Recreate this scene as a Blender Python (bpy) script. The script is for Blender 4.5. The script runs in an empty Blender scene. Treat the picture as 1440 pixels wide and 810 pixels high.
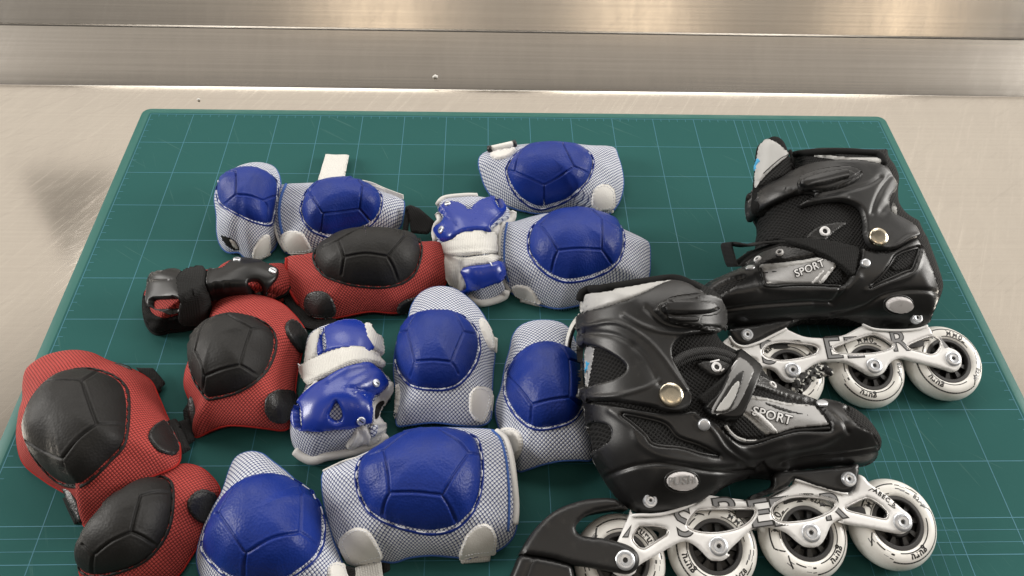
import bpy, bmesh, math, random
import numpy as np
from mathutils import Vector, Matrix
from mathutils.bvhtree import BVHTree
from mathutils.geometry import delaunay_2d_cdt

random.seed(7); rng = np.random.default_rng(7)
scn = bpy.context.scene
col = scn.collection
CM = 0.01                       # everything below is worked out in centimetres

# ------------------------------------------------------------------ camera
FOC = 1068.0572
CAM = np.array([39.521523711426, -72.7690314183674, 59.53429162995336])
ROT = (0.6647714725313941, -0.030658890279614402, -0.02118753643712665)
def rot(rx, ry, rz):
    c, s = np.cos, np.sin
    X = np.array([[1,0,0],[0,c(rx),-s(rx)],[0,s(rx),c(rx)]])
    Y = np.array([[c(ry),0,s(ry)],[0,1,0],[-s(ry),0,c(ry)]])
    Z = np.array([[c(rz),-s(rz),0],[s(rz),c(rz),0],[0,0,1]])
    return Z @ Y @ X
CR_ = rot(*ROT)
def ray(px, py):
    d = CR_ @ np.array([(px-720)/FOC, (405-py)/FOC, -1.0])
    return d/np.linalg.norm(d)
def P(px, py, z=0.0):
    """point of the photograph -> place on the level z (cm above the mat)"""
    d = ray(px, py)
    return CAM + d*((z-CAM[2])/d[2])
cam = bpy.data.cameras.new('camera'); camo = bpy.data.objects.new('camera', cam); col.objects.link(camo)
camo.location = CAM*CM; camo.rotation_euler = ROT
cam.sensor_width = 36; cam.lens = 36*FOC/1440; cam.clip_start = 0.01; cam.clip_end = 50
scn.camera = camo

# crops of the photograph used for measuring: origin and magnification
CROP = {'F1':(0,0,1), 'A':(280,180,2.7), 'B':(580,180,3.0), 'C':(180,330,2.793), 'D':(0,470,2.382), 'E':(380,430,3.52),
        'F':(520,390,2.793), 'G':(260,580,2.88), 'H':(590,250,4.26), 'S1':(800,370,3.115), 'S2':(980,180,3.376),
        'S3':(720,580,3.0), 'S4':(980,420,3.4286), 'S5':(1100,600,3.856), 'S6':(800,380,5.4), 'W1':(1180,660,5.4),
        'W2':(1250,440,5.787), 'W3':(1020,660,5.4), 'W4':(900,660,5.4), 'W5':(720,660,5.4), 'W6':(1150,440,5.786)}
def X(k, pts):
    ox, oy, s = CROP[k]
    return [(ox+p[0]/s, oy+p[1]/s)+tuple(p[2:]) for p in pts]

# ------------------------------------------------------------------ objects
LOC = {}
def thing(name, label, cat, loc, group=None):
    o = bpy.data.objects.new(name, None); col.objects.link(o)
    o.empty_display_size = 0.02
    loc = np.array(loc, float); o.location = loc*CM
    o['label'] = label; o['category'] = cat
    if group: o['group'] = group
    LOC[o.name] = loc
    return o
def rootloc(o):
    return LOC[o.name] if o is not None and o.name in LOC else np.zeros(3)
def mk(name, V, F, mat, parent=None, uv=None, smooth=True, sharp=None):
    L = rootloc(parent)
    me = bpy.data.meshes.new(name)
    V = np.asarray(V, float)
    me.from_pydata(((V-L)*CM).tolist(), [], [list(map(int, f)) for f in F])
    me.validate()
    if uv is not None:
        lay = me.uv_layers.new(name='UVMap')
        idx = np.empty(len(me.loops), np.int32); me.loops.foreach_get('vertex_index', idx)
        lay.data.foreach_set('uv', np.asarray(uv, np.float32)[idx].ravel())
    me.polygons.foreach_set('use_smooth', [bool(smooth)]*len(me.polygons))
    if sharp: me.set_sharp_from_angle(angle=math.radians(sharp))
    if mat: me.materials.append(mat)
    o = bpy.data.objects.new(name, me); col.objects.link(o)
    if parent is not None:
        o.parent = parent; LOC[o.name] = L
    return o
def merge(parts):
    Vs, Fs, n = [], [], 0
    for V, F in parts:
        V = np.asarray(V, float)
        Vs.append(V); Fs += [[i+n for i in f] for f in F]; n += len(V)
    return np.concatenate(Vs), Fs
def bvh(V, F):
    return BVHTree.FromPolygons([tuple(v) for v in V], [tuple(int(i) for i in f) for f in F])
def fixn(V, F):
    """triangles turned to face the camera side"""
    V = np.asarray(V); F = np.asarray(F)
    a, b, c = V[F[:,0]], V[F[:,1]], V[F[:,2]]
    n = np.cross(b-a, c-a); m = (n*(CAM-(a+b+c)/3)).sum(1) < 0
    F[m] = F[m][:, ::-1]
    return F

# ------------------------------------------------------------------ curves
def spline(pts, closed=True, sub=10):
    p = np.array(pts, float); n = len(p); out = []
    for i in range(n if closed else n-1):
        if closed: a, b, c, d = p[(i-1)%n], p[i], p[(i+1)%n], p[(i+2)%n]
        else: a, b, c, d = p[max(i-1,0)], p[i], p[i+1], p[min(i+2,n-1)]
        for t in np.arange(sub)/sub:
            out.append(0.5*((2*b)+(-a+c)*t+(2*a-5*b+4*c-d)*t*t+(-a+3*b-3*c+d)*t**3))
    if not closed: out.append(p[-1])
    return np.array(out)
def resample(p, n=None, sp=None, closed=True):
    q = np.vstack([p, p[:1]]) if closed else p
    s = np.concatenate([[0], np.cumsum(np.linalg.norm(np.diff(q, axis=0), axis=1))])
    if n is None: n = max(3, int(round(s[-1]/sp)))
    t = np.linspace(0, s[-1], n, endpoint=False) if closed else np.linspace(0, s[-1], n)
    return np.stack([np.interp(t, s, q[:,k]) for k in range(q.shape[1])], 1)
def segdist(p, segs):
    """distance from points (n,k) to the nearest of segments (m,2,k)"""
    p = np.asarray(p, float); best = np.full(len(p), 1e9)
    for s in segs:
        a, b = np.asarray(s[0], float), np.asarray(s[1], float)
        ab = b-a; t = np.clip(((p-a)@ab)/max(ab@ab, 1e-12), 0, 1)
        best = np.minimum(best, np.linalg.norm(p-(a+t[:,None]*ab), axis=1))
    return best
def loopsegs(l): return [(l[i], l[(i+1)%len(l)]) for i in range(len(l))]
def linesegs(l): return [(l[i], l[i+1]) for i in range(len(l)-1)]
def inside(p, loop):
    x, y = p[:,0], p[:,1]; r = np.zeros(len(p), bool); n = len(loop)
    for i in range(n):
        x0, y0 = loop[i][:2]; x1, y1 = loop[(i+1)%n][:2]
        c = (y0 > y) != (y1 > y)
        if y1 != y0: r ^= c & (x < (x1-x0)*(y-y0)/(y1-y0)+x0)
    return r
def fill(loops, sp):
    """triangulated sheet in the plane: first loop is the edge, the others are openings"""
    L = [resample(np.asarray(l)[:, :2], sp=sp) for l in loops]
    pts, edges = [], []
    for l in L:
        b = len(pts); pts += [tuple(q) for q in l]
        edges += [(b+i, b+(i+1)%len(l)) for i in range(len(l))]
    nb = len(pts)
    lo, hi = L[0].min(0), L[0].max(0)
    xs = np.arange(lo[0], hi[0], sp); ys = np.arange(lo[1], hi[1], sp*0.866)
    g = np.array([(x+(sp/2 if j%2 else 0), y) for j, y in enumerate(ys) for x in xs])
    segs = [s for l in L for s in loopsegs(l)]
    if len(g):
        ok = inside(g, L[0])
        for h in L[1:]: ok &= ~inside(g, h)
        g = g[ok]
        if len(g):
            d = segdist(g, segs); g = g[d > sp*0.55]
            pts += [tuple(q) for q in g]
    r = delaunay_2d_cdt([Vector(q) for q in pts], edges, [], 0, 1e-7)
    V = np.array([tuple(v) for v in r[0]]); F = np.array([f for f in r[2] if len(f) == 3])
    c = V[F].mean(1); ok = inside(c, L[0])
    for h in L[1:]: ok &= ~inside(c, h)
    F = F[ok]
    a, b, cc = V[F[:,0]], V[F[:,1]], V[F[:,2]]
    m = ((b[:,0]-a[:,0])*(cc[:,1]-a[:,1])-(b[:,1]-a[:,1])*(cc[:,0]-a[:,0])) < 0
    F[m] = F[m][:, ::-1]
    return V, F, segdist(V, segs), L
def border(F):
    e = {}
    for f in F:
        for i in range(3):
            a, b = int(f[i]), int(f[(i+1)%3])
            if (b, a) in e: del e[(b, a)]
            else: e[(a, b)] = 1
    return list(e)
def rnd(d, e):
    t = np.clip(d/e, 0, 1); return np.sqrt(np.clip(1-(1-t)**2, 0, 1))

# ------------------------------------------------------------------ shapes
def tube(pts, r, n=8, closed=False):
    p = np.asarray(pts, float); m = len(p)
    rr = np.full(m, r) if np.isscalar(r) else np.asarray(r, float)
    if closed: T = np.roll(p, -1, 0)-np.roll(p, 1, 0)
    else: T = np.gradient(p, axis=0)
    T /= np.maximum(np.linalg.norm(T, axis=1), 1e-9)[:,None]
    up = np.array([0.13, 0.21, 0.97]); V = []
    a = up-T[0]*(up@T[0]); a /= np.linalg.norm(a)
    for i in range(m):
        a = a-T[i]*(a@T[i]); a /= max(np.linalg.norm(a), 1e-9); b = np.cross(T[i], a)
        for k in range(n):
            w = 2*math.pi*k/n; V.append(p[i]+rr[i]*(math.cos(w)*a+math.sin(w)*b))
    F = []
    for i in range(m if closed else m-1):
        j = (i+1)%m
        for k in range(n): F.append([i*n+k, i*n+(k+1)%n, j*n+(k+1)%n, j*n+k])
    if not closed:
        V += [p[0]-T[0]*rr[0]*.4, p[-1]+T[-1]*rr[-1]*.4]
        for k in range(n):
            F.append([m*n, (k+1)%n, k]); F.append([m*n+1, (m-1)*n+k, (m-1)*n+(k+1)%n])
    return np.array(V), F
def ribbon(pts, side, width, thick, nrm=None):
    """webbing: a flat band with thickness along a centre line; side = direction(s) of its width"""
    p = np.asarray(pts, float); m = len(p)
    side = np.broadcast_to(np.asarray(side, float), (m,3)); side = side/np.linalg.norm(side, axis=1)[:,None]
    T = np.gradient(p, axis=0); N = np.cross(T, side); N /= np.maximum(np.linalg.norm(N, axis=1), 1e-9)[:,None]
    V, uv = [], []
    s = np.concatenate([[0], np.cumsum(np.linalg.norm(np.diff(p, axis=0), axis=1))])
    prof = [(-.5,.5),(-.47,1),(-.2,1),(.2,1),(.47,1),(.5,.5),(.5,-.5),(.47,-1),(-.47,-1),(-.5,-.5)]
    for i in range(m):
        for a, b in prof: V.append(p[i]+side[i]*width*a+N[i]*thick*.5*b); uv.append((a*width, s[i]))
    n = len(prof); F = []
    for i in range(m-1):
        for k in range(n): F.append([i*n+k, i*n+(k+1)%n, (i+1)*n+(k+1)%n, (i+1)*n+k])
    F.append(list(range(n))[::-1]); F.append([(m-1)*n+k for k in range(n)])
    return np.array(V), F, np.array(uv)
def lathe(prof, seg, c, axis, udir):
    n = np.asarray(axis, float)/np.linalg.norm(axis)
    u = np.asarray(udir, float); u = u-n*(u@n); u /= np.linalg.norm(u); v = np.cross(n, u)
    V, F = [], []
    for k in range(seg):
        w = 2*math.pi*k/seg; e = math.cos(w)*u+math.sin(w)*v
        for r, h in prof: V.append(np.asarray(c)+e*r+n*h)
    m = len(prof)
    for k in range(seg):
        j = (k+1)%seg
        for i in range(m-1): F.append([k*m+i, j*m+i, j*m+i+1, k*m+i+1])
    return np.array(V), F
def hit(trees, px, py):
    d = ray(px, py); best = None
    for t in (trees if isinstance(trees, (list,tuple)) else [trees]):
        r = t.ray_cast(Vector(CAM), Vector(d))
        if r[0] is not None and (best is None or r[3] < best[2]):
            n = np.array(r[1]);
            if n@d > 0: n = -n
            best = (np.array(r[0]), n, r[3])
    return best
def hits(trees, pix):
    """lay picture points on surfaces; points that miss continue the nearest surface"""
    pix = np.asarray(pix, float)
    h = [hit(trees, *p[:2]) for p in pix]
    ok = np.array([x is not None for x in h])
    if not ok.any(): raise ValueError('nothing under the outline %s' % pix[:2])
    Q = np.array([x[0] if x else (0,0,0) for x in h], float); N = np.array([x[1] if x else (0,0,1) for x in h], float)
    good = np.where(ok)[0]
    for i in np.where(~ok)[0]:
        j = good[np.argmin(((pix[good,:2]-pix[i,:2])**2).sum(1))]
        d = ray(*pix[i,:2]); den = d@N[j]
        k = np.linalg.norm(Q[j]-CAM)
        t = ((Q[j]-CAM)@N[j])/den if abs(den) > 0.35 else k
        Q[i] = CAM+d*t; N[i] = N[j]
    return Q, N
def uvplane(Q, N):
    n = N.mean(0); n /= np.linalg.norm(n)
    a = np.array([1.,0,0]); a -= n*(a@n); a /= np.linalg.norm(a); b = np.cross(n, a)
    return np.stack([Q@a, Q@b], 1)
def patch(name, parent, mat, poly, trees, t=0.25, e=4, sp=2.2, lift=0.0, holes=(), lines=(), sharp=False, sink=0.1, flat=0.0, dome=0.0):
    """a piece laid on the surface(s) below it: outline in picture points, thickness t in cm, rounded edge e (points)"""
    loop = np.array([q[:2] for q in poly]) if sharp else spline([q[:2] for q in poly])
    hl = [spline([q[:2] for q in h]) for h in holes]
    V2, F, d, L = fill([loop]+hl, sp)
    Q, N = hits(trees, V2)
    if flat:
        nm = N.mean(0); nm /= np.linalg.norm(nm); N = N*(1-flat)+nm*flat
        N /= np.linalg.norm(N, axis=1)[:,None]
    off = lift+t*rnd(d, e)-sink*(d < 1e-4)
    if dome: off += dome*rnd(d, d.max())
    for ln, wd, dp in lines:
        off -= dp*np.exp(-(segdist(V2, linesegs(spline(ln, False)))/wd)**2)
    V = Q+N*off[:,None]
    F = fixn(V, F)
    o = mk(name, V, F, mat, parent, uv=uvplane(Q, N))
    return o, V, F
def stroke(name, parent, mat, pts, trees, r, lift=0.0, n=8, closed=False, sp=3, smoothline=True):
    """piping or cord lying on surfaces"""
    p = spline(pts, closed) if smoothline else np.array(pts, float)
    p = resample(p, sp=sp, closed=closed)
    Q, N = hits(trees, p)
    V, F = tube(Q+N*lift, r, n, closed)
    return mk(name, V, F, mat, parent)
def disc(name, parent, mat, px, py, trees, r, h, prof=None, lift=0.0, seg=32, nrm=None, sx=1.0):
    q = hit(trees, px, py); Q, N = q[0], q[1] if nrm is None else np.asarray(nrm)
    prof = prof or [(0,1),(.6,1),(.85,.92),(.96,.7),(1,.35),(1,-.6)]
    V, F = lathe([(r*a, h*b+lift) for a, b in prof], seg, Q, N, (1,0,0))
    if sx != 1.0:
        u = np.array([1.,0,0]); u -= N*(u@N); u /= np.linalg.norm(u)
        k = (V-Q)@u; V = V+np.outer(k*(sx-1), u)
    return mk(name, V, F, mat, parent, sharp=50), Q, N
def textmesh(s, size, bold=0.0, extrude=0.01, spacing=1.0, shear=0.0):
    cu = bpy.data.curves.new('t', 'FONT'); cu.body = s; cu.size = size; cu.offset = bold; cu.extrude = extrude
    cu.align_x = 'CENTER'; cu.align_y = 'CENTER'; cu.space_character = spacing; cu.shear = shear; cu.resolution_u = 4
    ob = bpy.data.objects.new('t', cu); col.objects.link(ob)
    bpy.context.view_layer.update()
    dg = bpy.context.evaluated_depsgraph_get()
    me = bpy.data.meshes.new_from_object(ob.evaluated_get(dg))
    V = np.array([v.co[:] for v in me.vertices]).reshape(-1,3); F = [list(p.vertices) for p in me.polygons]
    bpy.data.objects.remove(ob); bpy.data.curves.remove(cu); bpy.data.meshes.remove(me)
    return V, F
def text_at(name, parent, mat, s, Q, xd, n, size, bold=0.0, spacing=1.0, shear=0.0, lift=0.02, tree=None, sy=1.0, sx=1.0, extrude=0.01):
    V, F = textmesh(s, size, bold, extrude, spacing, shear)
    n = np.asarray(n)/np.linalg.norm(n); xd = np.asarray(xd, float); xd = xd-n*(xd@n); xd /= np.linalg.norm(xd); yd = np.cross(n, xd)
    W = np.asarray(Q)+np.outer(V[:,0]*sx, xd)+np.outer(V[:,1]*sy, yd)
    h = V[:,2]+lift
    if tree is not None:
        for i in range(len(W)):
            r = tree.ray_cast(Vector(W[i]+n*3), Vector(-n))
            if r[0] is not None: W[i] = np.array(r[0])
    W = W+np.outer(h, n)
    return mk(name, W, F, mat, parent, smooth=False)
# ------------------------------------------------------------------ materials
def mat(name, color, rough=0.5, metal=0.0, spec=0.5, coat=0.0):
    m = bpy.data.materials.new(name); m.use_nodes = True
    b = m.node_tree.nodes['Principled BSDF']
    b.inputs['Base Color'].default_value = (*color, 1); b.inputs['Roughness'].default_value = rough
    b.inputs['Metallic'].default_value = metal; b.inputs['Specular IOR Level'].default_value = spec
    b.inputs['Coat Weight'].default_value = coat
    return m
class NT:
    def __init__(s, m): s.m = m; s.t = m.node_tree; s.b = s.t.nodes['Principled BSDF']
    def n(s, ty, **kw):
        x = s.t.nodes.new(ty)
        for k, v in kw.items():
            if k in ('operation','blend_type','data_type','feature','noise_dimensions','invert','clamp_factor','use_clamp','distance'): setattr(x, k, v)
            else: x.inputs[k].default_value = v
        return x
    def l(s, a, b): s.t.links.new(a, b)
    def math(s, op, a, b=None, c=None):
        x = s.t.nodes.new('ShaderNodeMath'); x.operation = op
        for i, v in enumerate((a, b, c)):
            if v is None: continue
            if isinstance(v, (int, float)): x.inputs[i].default_value = v
            else: s.l(v, x.inputs[i])
        return x.outputs[0]
    def ramp(s, f, stops, interp='LINEAR'):
        x = s.t.nodes.new('ShaderNodeValToRGB'); x.color_ramp.interpolation = interp
        while len(x.color_ramp.elements) < len(stops): x.color_ramp.elements.new(0.5)
        for e, (p, c) in zip(x.color_ramp.elements, stops):
            e.position = p; e.color = (c,c,c,1) if isinstance(c, (int,float)) else (*c,1)
        s.l(f, x.inputs[0]); return x.outputs[0]
    def noise(s, vec, scale, detail=3, rough=0.5):
        x = s.n('ShaderNodeTexNoise', Scale=scale, Detail=detail, Roughness=rough)
        if vec is not None: s.l(vec, x.inputs['Vector'])
        return x.outputs['Fac']
    def coord(s, kind='Object', scale=None, rotz=0):
        x = s.t.nodes.new('ShaderNodeTexCoord').outputs[kind]
        if scale is not None or rotz:
            if rotz:                                   # turn first, then stretch
                mp = s.t.nodes.new('ShaderNodeMapping'); s.l(x, mp.inputs['Vector'])
                mp.inputs['Rotation'].default_value = (0,0,rotz); x = mp.outputs[0]
            if scale is not None:
                mp = s.t.nodes.new('ShaderNodeMapping'); s.l(x, mp.inputs['Vector'])
                mp.inputs['Scale'].default_value = scale; x = mp.outputs[0]
        return x
    def bump(s, h, strength, dist):
        x = s.n('ShaderNodeBump', Strength=strength, Distance=dist); s.l(h, x.inputs['Height'])
        s.l(x.outputs[0], s.b.inputs['Normal'])
    def mix(s, f, a, b, blend='MIX'):
        x = s.t.nodes.new('ShaderNodeMix'); x.data_type = 'RGBA'; x.blend_type = blend
        for sock, v in ((x.inputs[0], f), (x.inputs[6], a), (x.inputs[7], b)):
            if isinstance(v, (int,float)): sock.default_value = v
            elif isinstance(v, tuple): sock.default_value = (*v,1)
            else: s.l(v, sock)
        return x.outputs[2]
def leathery(name, color, rough, grain=500, strength=0.35, var=0.25, spec=0.5):
    m = mat(name, color, rough, spec=spec); t = NT(m); c = t.coord()
    v = t.n('ShaderNodeTexVoronoi', Scale=grain); t.l(c, v.inputs['Vector'])
    h = t.math('ADD', t.math('MULTIPLY', v.outputs['Distance'], 1.0), t.math('MULTIPLY', t.noise(c, grain*.45, 3), 0.55))
    t.bump(h, strength, 0.0006)
    f = t.noise(c, 45, 4)
    t.l(t.mix(f, tuple(x*(1-var) for x in color), tuple(min(1,x*(1+var)) for x in color)), t.b.inputs['Base Color'])
    t.l(t.math('MULTIPLY_ADD', t.noise(c, 90, 3), 0.22, rough-0.11), t.b.inputs['Roughness'])
    return m
def meshcloth(name, cell, thread, period, lo=0.28, hi=0.5, rotz=math.radians(45), rough=0.8, aspect=1.0, bump=0.5):
    """open knitted mesh: light cells between darker threads; UVs are in cm"""
    m = mat(name, cell, rough, spec=0.25); t = NT(m)
    c = t.coord('UV', (math.pi/period, math.pi/period*aspect, 1), rotz)
    wob = t.n('ShaderNodeTexNoise', Scale=0.35, Detail=1)
    uv2 = t.coord('UV'); t.l(uv2, wob.inputs['Vector'])
    vm = t.n('ShaderNodeVectorMath'); vm.operation = 'MULTIPLY_ADD'
    t.l(wob.outputs['Color'], vm.inputs[0]); vm.inputs[1].default_value = (3,3,0); t.l(c, vm.inputs[2])
    sp = t.n('ShaderNodeSeparateXYZ'); t.l(vm.outputs[0], sp.inputs[0])
    a = t.math('ABSOLUTE', t.math('SINE', sp.outputs[0])); b = t.math('ABSOLUTE', t.math('SINE', sp.outputs[1]))
    f = t.math('MULTIPLY', a, b)
    k = t.ramp(f, [(lo, 0.0), (hi, 1.0)])
    n = t.noise(uv2, 0.5, 3)
    cc = t.mix(n, tuple(x*.82 for x in cell), tuple(min(1,x*1.1) for x in cell))
    t.l(t.mix(k, thread, cc), t.b.inputs['Base Color'])
    t.bump(f, bump, 0.0008)
    return m
def webbing(name, color, period=0.12, rough=0.85):
    m = mat(name, color, rough, spec=0.2); t = NT(m)
    c = t.coord('UV', (math.pi/period/1.6, math.pi/period, 1))
    sp = t.n('ShaderNodeSeparateXYZ'); t.l(c, sp.inputs[0])
    f = t.math('MULTIPLY', t.math('ABSOLUTE', t.math('SINE', sp.outputs[0])), t.math('ABSOLUTE', t.math('SINE', sp.outputs[1])))
    t.l(t.mix(f, tuple(x*.82 for x in color), color), t.b.inputs['Base Color'])
    t.bump(f, 0.6, 0.0006)
    return m
def scuffed(name, color, rough, coat=0.0, marks=(0.12,0.12,0.12), amount=0.5, spec=0.5, grain=0.0):
    """moulded plastic or paint with faint handling marks"""
    m = mat(name, color, rough, coat=coat, spec=spec); t = NT(m); c = t.coord()
    f = t.ramp(t.noise(c, 60, 8, 0.7), [(0.56, 0.0), (0.72, amount)])
    t.l(t.mix(f, color, marks), t.b.inputs['Base Color'])
    t.l(t.math('MULTIPLY_ADD', t.noise(c, 35, 6, 0.65), 0.3, rough-0.13), t.b.inputs['Roughness'])
    if grain: t.bump(t.noise(c, 1400, 2), grain, 0.0003)
    return m
M = {}
M['blue_cap'] = leathery('blue_rubber', (0.004,0.024,0.205), 0.45, spec=0.32)
M['black_cap'] = leathery('black_rubber', (0.011,0.0106,0.0101), 0.58, 480, 0.25, spec=0.33)
M['blue_mesh'] = meshcloth('white_blue_mesh', (0.66,0.69,0.74), (0.04,0.055,0.16), 0.26, lo=0.13, hi=0.42)
M['red_mesh'] = meshcloth('red_mesh', (0.47,0.070,0.060), (0.14,0.018,0.016), 0.23, lo=0.16, hi=0.5)
M['black_mesh'] = meshcloth('black_mesh', (0.003,0.003,0.003), (0.015,0.015,0.015), 0.25, lo=0.3, hi=0.7, bump=0.8)
M['white_leather'] = leathery('white_leather', (0.72,0.705,0.67), 0.5, 700, 0.2, 0.1)
M['black_leather'] = leathery('black_leather', (0.013,0.013,0.013), 0.4, 600, 0.35, 0.2)
M['white_web'] = webbing('white_webbing', (0.76,0.75,0.71))
M['black_web'] = webbing('black_webbing', (0.020,0.020,0.020))
M['white_cloth'] = webbing('white_cloth', (0.76,0.75,0.72), 0.06)
M['blue_cloth'] = webbing('blue_cloth', (0.06,0.14,0.42), 0.08)
M['red_cloth'] = webbing('red_cloth', (0.42,0.025,0.02), 0.08)
M['black_cloth'] = webbing('black_cloth', (0.009,0.009,0.009), 0.08)
M['thread_white'] = mat('white_thread', (0.72,0.74,0.78), 0.7)
M['thread_black'] = mat('black_thread', (0.006,0.006,0.006), 0.6)
M['blue_plastic'] = scuffed('blue_glossy_plastic', (0.006,0.028,0.26), 0.27, 0.15, (0.05,0.09,0.35), 0.3)
M['black_gloss'] = scuffed('black_glossy_plastic', (0.007,0.007,0.007), 0.34, 0.0, (0.02,0.02,0.02), 0.3, spec=0.35)
M['black_plastic'] = scuffed('black_plastic', (0.010,0.010,0.0103), 0.34, 0.0, (0.035,0.034,0.032), 0.45, grain=0.12)
M['matt_plastic'] = scuffed('matt_black_plastic', (0.012,0.012,0.0123), 0.40, 0.0, (0.045,0.043,0.04), 0.5, grain=0.2)
M['white_paint'] = scuffed('white_painted_metal', (0.83,0.825,0.815), 0.3, 0.15, (0.45,0.42,0.38), 0.25)
M['bare_edge'] = mat('bare_aluminium', (0.62,0.61,0.6), 0.35, 1.0)
M['steel_screw'] = mat('zinc_screw', (0.66,0.68,0.71), 0.32, 0.75)
M['brass'] = mat('nickel_rivet', (0.62,0.56,0.44), 0.22, 1.0)
M['silver_vinyl'] = leathery('silver_vinyl', (0.36,0.36,0.36), 0.42, 900, 0.1, 0.12)
M['light_silver'] = leathery('pale_silver_vinyl', (0.43,0.43,0.42), 0.42, 900, 0.1, 0.08)
M['grey_print'] = mat('grey_print', (0.22,0.22,0.225), 0.45)
M['grey_plate'] = scuffed('grey_plate', (0.20,0.20,0.20), 0.35, 0.2)
M['ink'] = mat('black_ink', (0.012,0.012,0.012), 0.4)
M['white_ink'] = mat('white_ink', (0.75,0.75,0.75), 0.5)
M['blue_ink'] = mat('light_blue_ink', (0.05,0.34,0.60), 0.45)
M['button'] = scuffed('pale_grey_plastic', (0.56,0.54,0.54), 0.4)
M['urethane'] = scuffed('cream_urethane', (0.82,0.81,0.77), 0.28, 0.2, (0.50,0.46,0.38), 0.35)
M['hub'] = mat('dark_grey_hub', (0.035,0.034,0.034), 0.45)
M['hub_black'] = mat('black_hub', (0.007,0.007,0.007), 0.4)
def lace_mat():
    m = mat('flecked_lace', (0.01,0.01,0.01), 0.75); t = NT(m); c = t.coord('Object')
    v = t.n('ShaderNodeTexVoronoi', Scale=420); t.l(c, v.inputs['Vector'])
    s = t.n('ShaderNodeSeparateColor'); t.l(v.outputs['Color'], s.inputs[0])
    t.l(t.ramp(s.outputs[0], [(0.72, (0.008,0.008,0.008)), (0.75, (0.5,0.5,0.47))]), t.b.inputs['Base Color'])
    t.bump(v.outputs['Distance'], 0.6, 0.001); return m
M['lace'] = lace_mat()
def rope_mat():
    m = mat('black_cord', (0.012,0.012,0.012), 0.7); t = NT(m)
    c = t.coord('Object', None, math.radians(35))
    w = t.n('ShaderNodeTexWave', Scale=260); t.l(c, w.inputs['Vector'])
    t.l(t.ramp(w.outputs['Fac'], [(0.2,0.004),(0.9,0.035)]), t.b.inputs['Base Color'])
    t.bump(w.outputs['Fac'], 0.8, 0.0012); return m
M['cord'] = rope_mat()
def mat_green():
    m = mat('green_vinyl', (0.037,0.128,0.108), 0.55, spec=0.03); t = NT(m); c = t.coord()
    f = t.noise(c, 5, 5, 0.6); g = t.noise(c, 420, 2)
    a = t.mix(f, (0.021,0.089,0.084), (0.031,0.105,0.099))
    sc = t.coord('Object', (7, 260, 1), math.radians(33)); s1 = t.ramp(t.noise(sc, 1.0, 5, 0.65), [(0.64, 0.0), (0.72, 0.34)])
    sc2 = t.coord('Object', (260, 9, 1), math.radians(-24)); s2 = t.ramp(t.noise(sc2, 1.0, 5, 0.65), [(0.65, 0.0), (0.73, 0.28)])
    a = t.mix(t.math('MAXIMUM', s1, s2), a, (0.12,0.22,0.20))
    dust = t.ramp(t.noise(c, 900, 2), [(0.80, 0.0), (0.84, 0.5)])
    a = t.mix(dust, a, (0.35,0.42,0.40))
    t.l(a, t.b.inputs['Base Color'])
    t.l(t.math('MULTIPLY_ADD', f, 0.2, 0.42), t.b.inputs['Roughness'])
    t.bump(g, 0.12, 0.0003); return m
M['mat'] = mat_green()
M['mat_rim'] = scuffed('green_vinyl_rim', (0.006,0.105,0.088), 0.5, 0, (0.03,0.13,0.11), 0.4)
M['mat_line'] = scuffed('pale_blue_print', (0.028,0.165,0.225), 0.5, 0, (0.025,0.11,0.125), 0.6)
def steel(name, base, rough, scr=0.6, bmp=0.03, smr=0.16):
    m = mat(name, base, rough, 1.0); t = NT(m)
    c = t.coord('Object', (1.2, 260, 260)); c0 = t.coord()
    g = t.noise(c, 1.0, 6, 0.6)
    big = t.noise(t.coord('Object', (1.5, 6, 6)), 1.0, 4, 0.6)
    sa = t.coord('Object', (9, 190, 9), math.radians(-62)); s1 = t.ramp(t.noise(sa, 1.0, 6, 0.7), [(0.52,0.0),(0.70,1.0)])
    sb = t.coord('Object', (10, 150, 10), math.radians(-35)); s2 = t.ramp(t.noise(sb, 1.0, 6, 0.7), [(0.54,0.0),(0.72,1.0)])
    s = t.math('MAXIMUM', s1, s2)
    spots = t.ramp(t.noise(c0, 75, 3, 0.6), [(0.74,0.0),(0.80,0.6)])
    cc = t.mix(big, tuple(x*.93 for x in base), tuple(min(1,x*1.05) for x in base))
    cc = t.mix(t.math('MULTIPLY', spots, 0.5), cc, tuple(x*.6 for x in base))
    cc = t.mix(t.math('MULTIPLY', s1, 0.35*scr), cc, tuple(min(1,x*1.22) for x in base))
    cc = t.mix(t.math('MULTIPLY', s2, 0.35*scr), cc, tuple(x*.80 for x in base))
    smear = t.ramp(t.noise(t.coord('Object', (26, 5, 5)), 1.0, 5, 0.65), [(0.35, 0.0), (0.65, 1.0)])
    cc = t.mix(t.math('MULTIPLY', smear, smr), cc, tuple(x*.72 for x in base))
    line = t.ramp(t.noise(t.coord('Object', (2.5, 330, 330)), 1.0, 4, 0.6), [(0.40, 0.0), (0.62, 1.0)])
    cc = t.mix(t.math('MULTIPLY', line, smr*.8), cc, tuple(min(1,x*1.2) for x in base))
    t.l(cc, t.b.inputs['Base Color'])
    r = t.math('MULTIPLY_ADD', big, 0.08, rough-0.04)
    r = t.math('MULTIPLY_ADD', s, 0.05*scr, r); r = t.math('MULTIPLY_ADD', smear, 0.03, r)
    t.l(r, t.b.inputs['Roughness'])
    h = t.math('ADD', g, t.math('MULTIPLY', s, 0.9*scr))
    t.bump(h, bmp, 0.0002)
    return m
M['steel_top'] = steel('brushed_steel_top', (0.62,0.578,0.515), 0.075, scr=1.0)
M['steel_wall'] = steel('brushed_steel_wall', (0.60,0.56,0.505), 0.22, scr=0.3, bmp=0.07, smr=0.42)

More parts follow.
